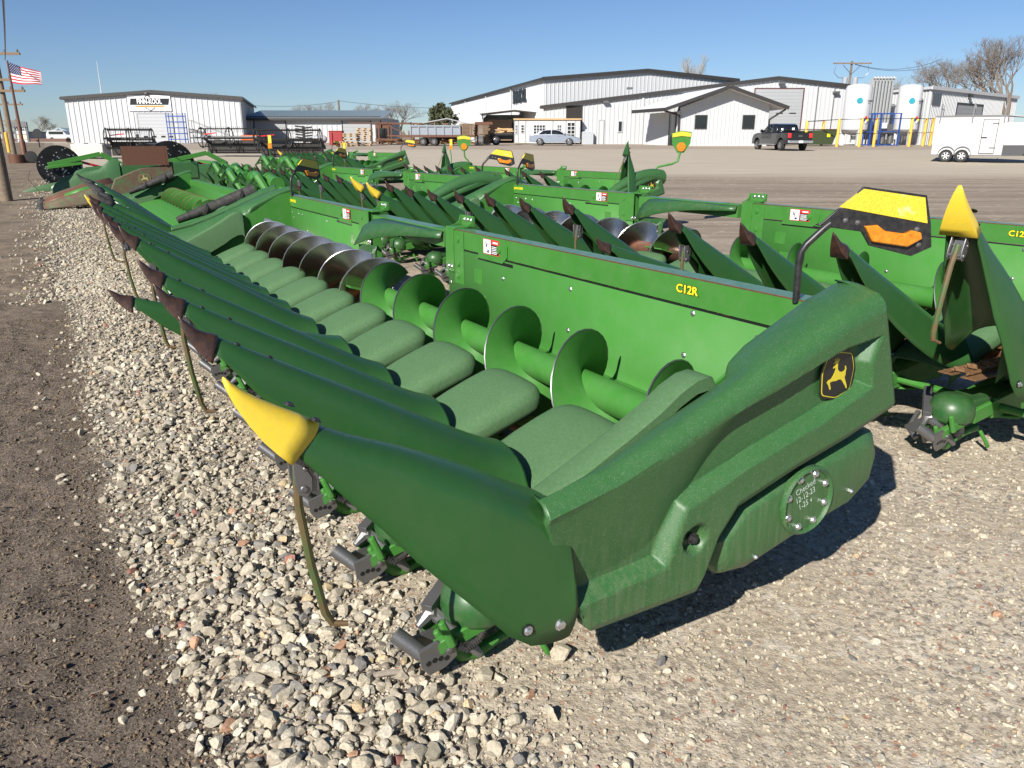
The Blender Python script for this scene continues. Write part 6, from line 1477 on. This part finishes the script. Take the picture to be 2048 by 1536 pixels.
# platform heads with black reels
GRL = 'platform heads with black reels'
def reel_head(M, label, Lr=7.0, body=True, rr=.7, tilt=0):
    e = empty('platform_head', label=label, cat='platform head', group=GRL)
    b = MB(); b.lathe([(rr, 0), (rr, .05), (.1, .06)], 40, 'x', (0, 0, 1.15)); b.lathe([(rr * .99, 0), (rr * 1.0, .28), (rr * .97, .28)], 40, 'x', (0, 0, 1.15)); rg = random.Random(3); b.mi = 1
    for i in range(60): a = rg.uniform(0, 6.28); r_ = rr * rg.random() ** .6 * .95; bolt(b, (.004, r_ * math.cos(a), 1.15 + r_ * math.sin(a)), (-1, 0, 0), .016, .014)
    d_ = b.build('reel_disc', [BLK, ZNC], e)
    b = MB(); b.lathe([(rr, 0), (rr, .04)], 30, 'x', (Lr, 0, 1.15)); b.build('reel_disc', BLK, e)
    b = MB(); b.tube([(0, 0, 1.15), (Lr, 0, 1.15)], .11, 10)
    for k in range(6):
        a = k * math.pi / 3 + .3; y, z = math.cos(a) * rr * .9, 1.15 + math.sin(a) * rr * .9; b.tube([(0, y, z), (Lr, y, z)], .03, 5)
        for i in range(int(Lr / .5)): b.beam((i * .5, 0, 1.15), (i * .5, y, z), .03, .02)
        for i in range(int(Lr / .16)): x = .1 + i * .16; b.beam((x, y, z), (x + .01, y + .06, z - .24), .012, .012)
    b.build('reel_bats', BLK, e)

    if body:
        b = MB(); b.beam((-.12, .35, 1.2), (-.12, -1.3, 1.55), .12, .16); b.beam((-.12, -1.3, 1.55), (-.12, -2.0, 1.15), .12, .16); b.beam((-.14, .4, 1.12), (-.14, -.7, 1.25), .1, .1); b.build('reel_arm', GP, e, bevel=.01)
        b = MB(); b.box(-.15, Lr, -2.0, -1.85, .35, 1.2); b.box(-.15, Lr, -1.85, .2, .3, .36); b.build('back_sheet', GP, e)
        b = MB(); b.loft([[(x * w_, y, z) for x, z in ((-1, zb_l), (-1, zt_l * .8), (-.5, zt_l), (.5, zt_l), (1, zt_l * .8), (1, zb_l))] for y, w_, zb_l, zt_l in ((1.35, .05, .2, .3), (.9, .12, .15, .5), (.3, .17, .15, .62), (-.2, .18, .15, .68), (-.45, .18, .15, 1.0), (-.8, .16, .15, 1.12), (-2.0, .16, .3, 1.2))], closed=True, cap0=True, cap1=True); o = b.build('crop_divider', GPL, e); o.location = (-.35, 0, 0)
        b = MB(); b.lathe([(.07, .0), (.01, .35)], 10, 'y', (-.35, 1.3, .25)); b.build('divider_tip', YEL, e)
        b = MB(); b.tube([(-.35, 1.45, .25), (-.35, 1.6, .4), (-.35, 1.5, .8)], .012, 5); b.build('crop_rod', RUST, e)
        b = MB(); b.beam((.1, -.3, 1.4), (.3, -1.6, 1.0), .08, .08); b.build('red_link', RED, e)
    e.matrix_world = M; return e
reel_head(HM(29.0, 1.75, .2), 'platform head farthest left, its big black reel disc facing the camera', 6.5)
reel_head(HM(30.0, -1.95, .2), 'platform head with a black reel in front of the left workshop roller door', 6.0, rr=.85)
cov = empty('crop_divider', label='long smooth green divider lying between the black reel and the old brown head', cat='divider')
b = MB(); b.loft([[(x * w_, y, z) for x, z in ((-1, zb_l), (-1, zt_l * .8), (-.5, zt_l), (.5, zt_l), (1, zt_l * .8), (1, zb_l))] for y, w_, zb_l, zt_l in ((1.9, .1, .1, .45), (1.5, .2, .1, .75), (.8, .24, .12, .95), (.2, .25, .12, 1.05), (0, .25, .12, 1.22), (-.3, .25, .12, 1.42), (-.5, .24, .12, 1.45))], closed=True, cap0=True, cap1=True); b.build('shell', GPL, cov)
b = MB(); b.box(-.2, .1, -3.4, -.5, .6, 1.3); b.build('shield', GPL, cov, bevel=.08)
b = MB(); b.tube([(0, 1.9, .3), (0, 2.3, .25), (0, 2.6, .75), (0, 2.5, 1.0)], .012, 5); b.build('crop_rod', RUST, cov); cov.matrix_world = HM(26.5, .5, .4) @ Matrix.Scale(.85, 4)
# pickup reels standing in a row, seen broadside
for i, (px0, px1, Y, nm) in enumerate(((405, 520, 50, 'spiky black pickup reel in front of the orange box by the left workshop corner'), (515, 640, 45, 'long spiky black pickup reel standing in front of the low annex'), (215, 300, 47, 'small spiky black pickup reel behind the rusty panel, near the cream tank'))):
    x0, x1 = X_(px0, Y), X_(px1, Y); Lr = x1 - x0; e = empty('pickup_reel', (x0, Y, gz(Y)), rz=R(-6 + 8 * i), label=nm, cat='reel', group='spiky pickup reels'); b = MB(); zc = 1.15
    b.tube([(0, 0, zc), (Lr, 0, zc)], .09, 8)
    for k in range(6):
        a = k * math.pi / 3 + i; y, z = math.cos(a) * .6, zc + math.sin(a) * .6; b.tube([(0, y, z), (Lr, y, z)], .03, 4)
        for j in range(int(Lr / .13)): x = .05 + j * .13; b.beam((x, y, z), (x + .03, y - .12, z - .2 if k % 2 else z + .12), .018, .018)
    for x in (0, Lr / 2, Lr): b.tube([(x, math.cos(t * .5236) * .6, zc + math.sin(t * .5236) * .6) for t in range(13)], .03, 5); b.beam((x, 0, zc - .6), (x, 0, zc + .6), .05, .05); b.beam((x, -.6, zc), (x, .6, zc), .05, .05)
    b.build('tine_bars', BLK, e); b = MB(); b.box(0, Lr, .6, .8, .2, 1.0); b.beam((0, 0, 1.2), (.1, 1.2, .7), .1, .14); b.beam((Lr, 0, 1.2), (Lr, 1.2, .7), .1, .14); b.build('carrier', BPL, e)
    b = MB(); b.beam((.3, -.3, zc + .2), (1.0, -.1, zc + .28), .06, .06); b.build('red_link', RED, e)
o = MB().box(-.7, .7, 0, .3, 0, .8).build('orange_box', ORG, bevel=.05, label='orange panel box between the pickup reels and the low annex door', cat='box'); o.location = (X_(501, 62), 62, gz(62) + .3)
b = MB(); b.box(-.95, .95, -.5, .5, 0, .74); b.obox((-.5, 0, .75), .6, .7, .1); b.obox((.4, 0, .75), .7, .7, .1); o = b.build('white_tank_box', simple('cream_plastic', (.55, .52, .46), .6), bevel=.08, label='cream plastic tank lying before the left workshop corner', cat='tank'); o.location = (X_(180, 48), 48, gz(48) + .1)
for i, (px_, py_, m_, Y) in enumerate(((540, 294, YRF, 30), (688, 305, YRF, 36), (902, 297, YRF, 38))):
    p = X_(px_, Y), Y, gz(Y); e = empty('marker_light', p, label=('orange and yellow marker above the raised snouts left of the emblem', 'small marker light on a black post over the open yard', 'yellow marker light on a green stem above the hump of the rear head')[i], cat='marker light'); h_ = Z_(py_, Y) - gz(Y)
    b = MB(); b.tube([(0, 0, 0), (0, 0, h_ * .6), (-.05, 0, h_)], .025, 6); b.build('post', (GDK, BLK, GP)[i], e); b = MB(); b.box(-.06, .06, -.02, .02, h_ + .12, h_ + .42); b.build('reflector', m_, e); b = MB(); b.box(-.08, .06, -.04, .04, h_ - .05, h_ + .14); b.build('amber_lamp', AMB, e)
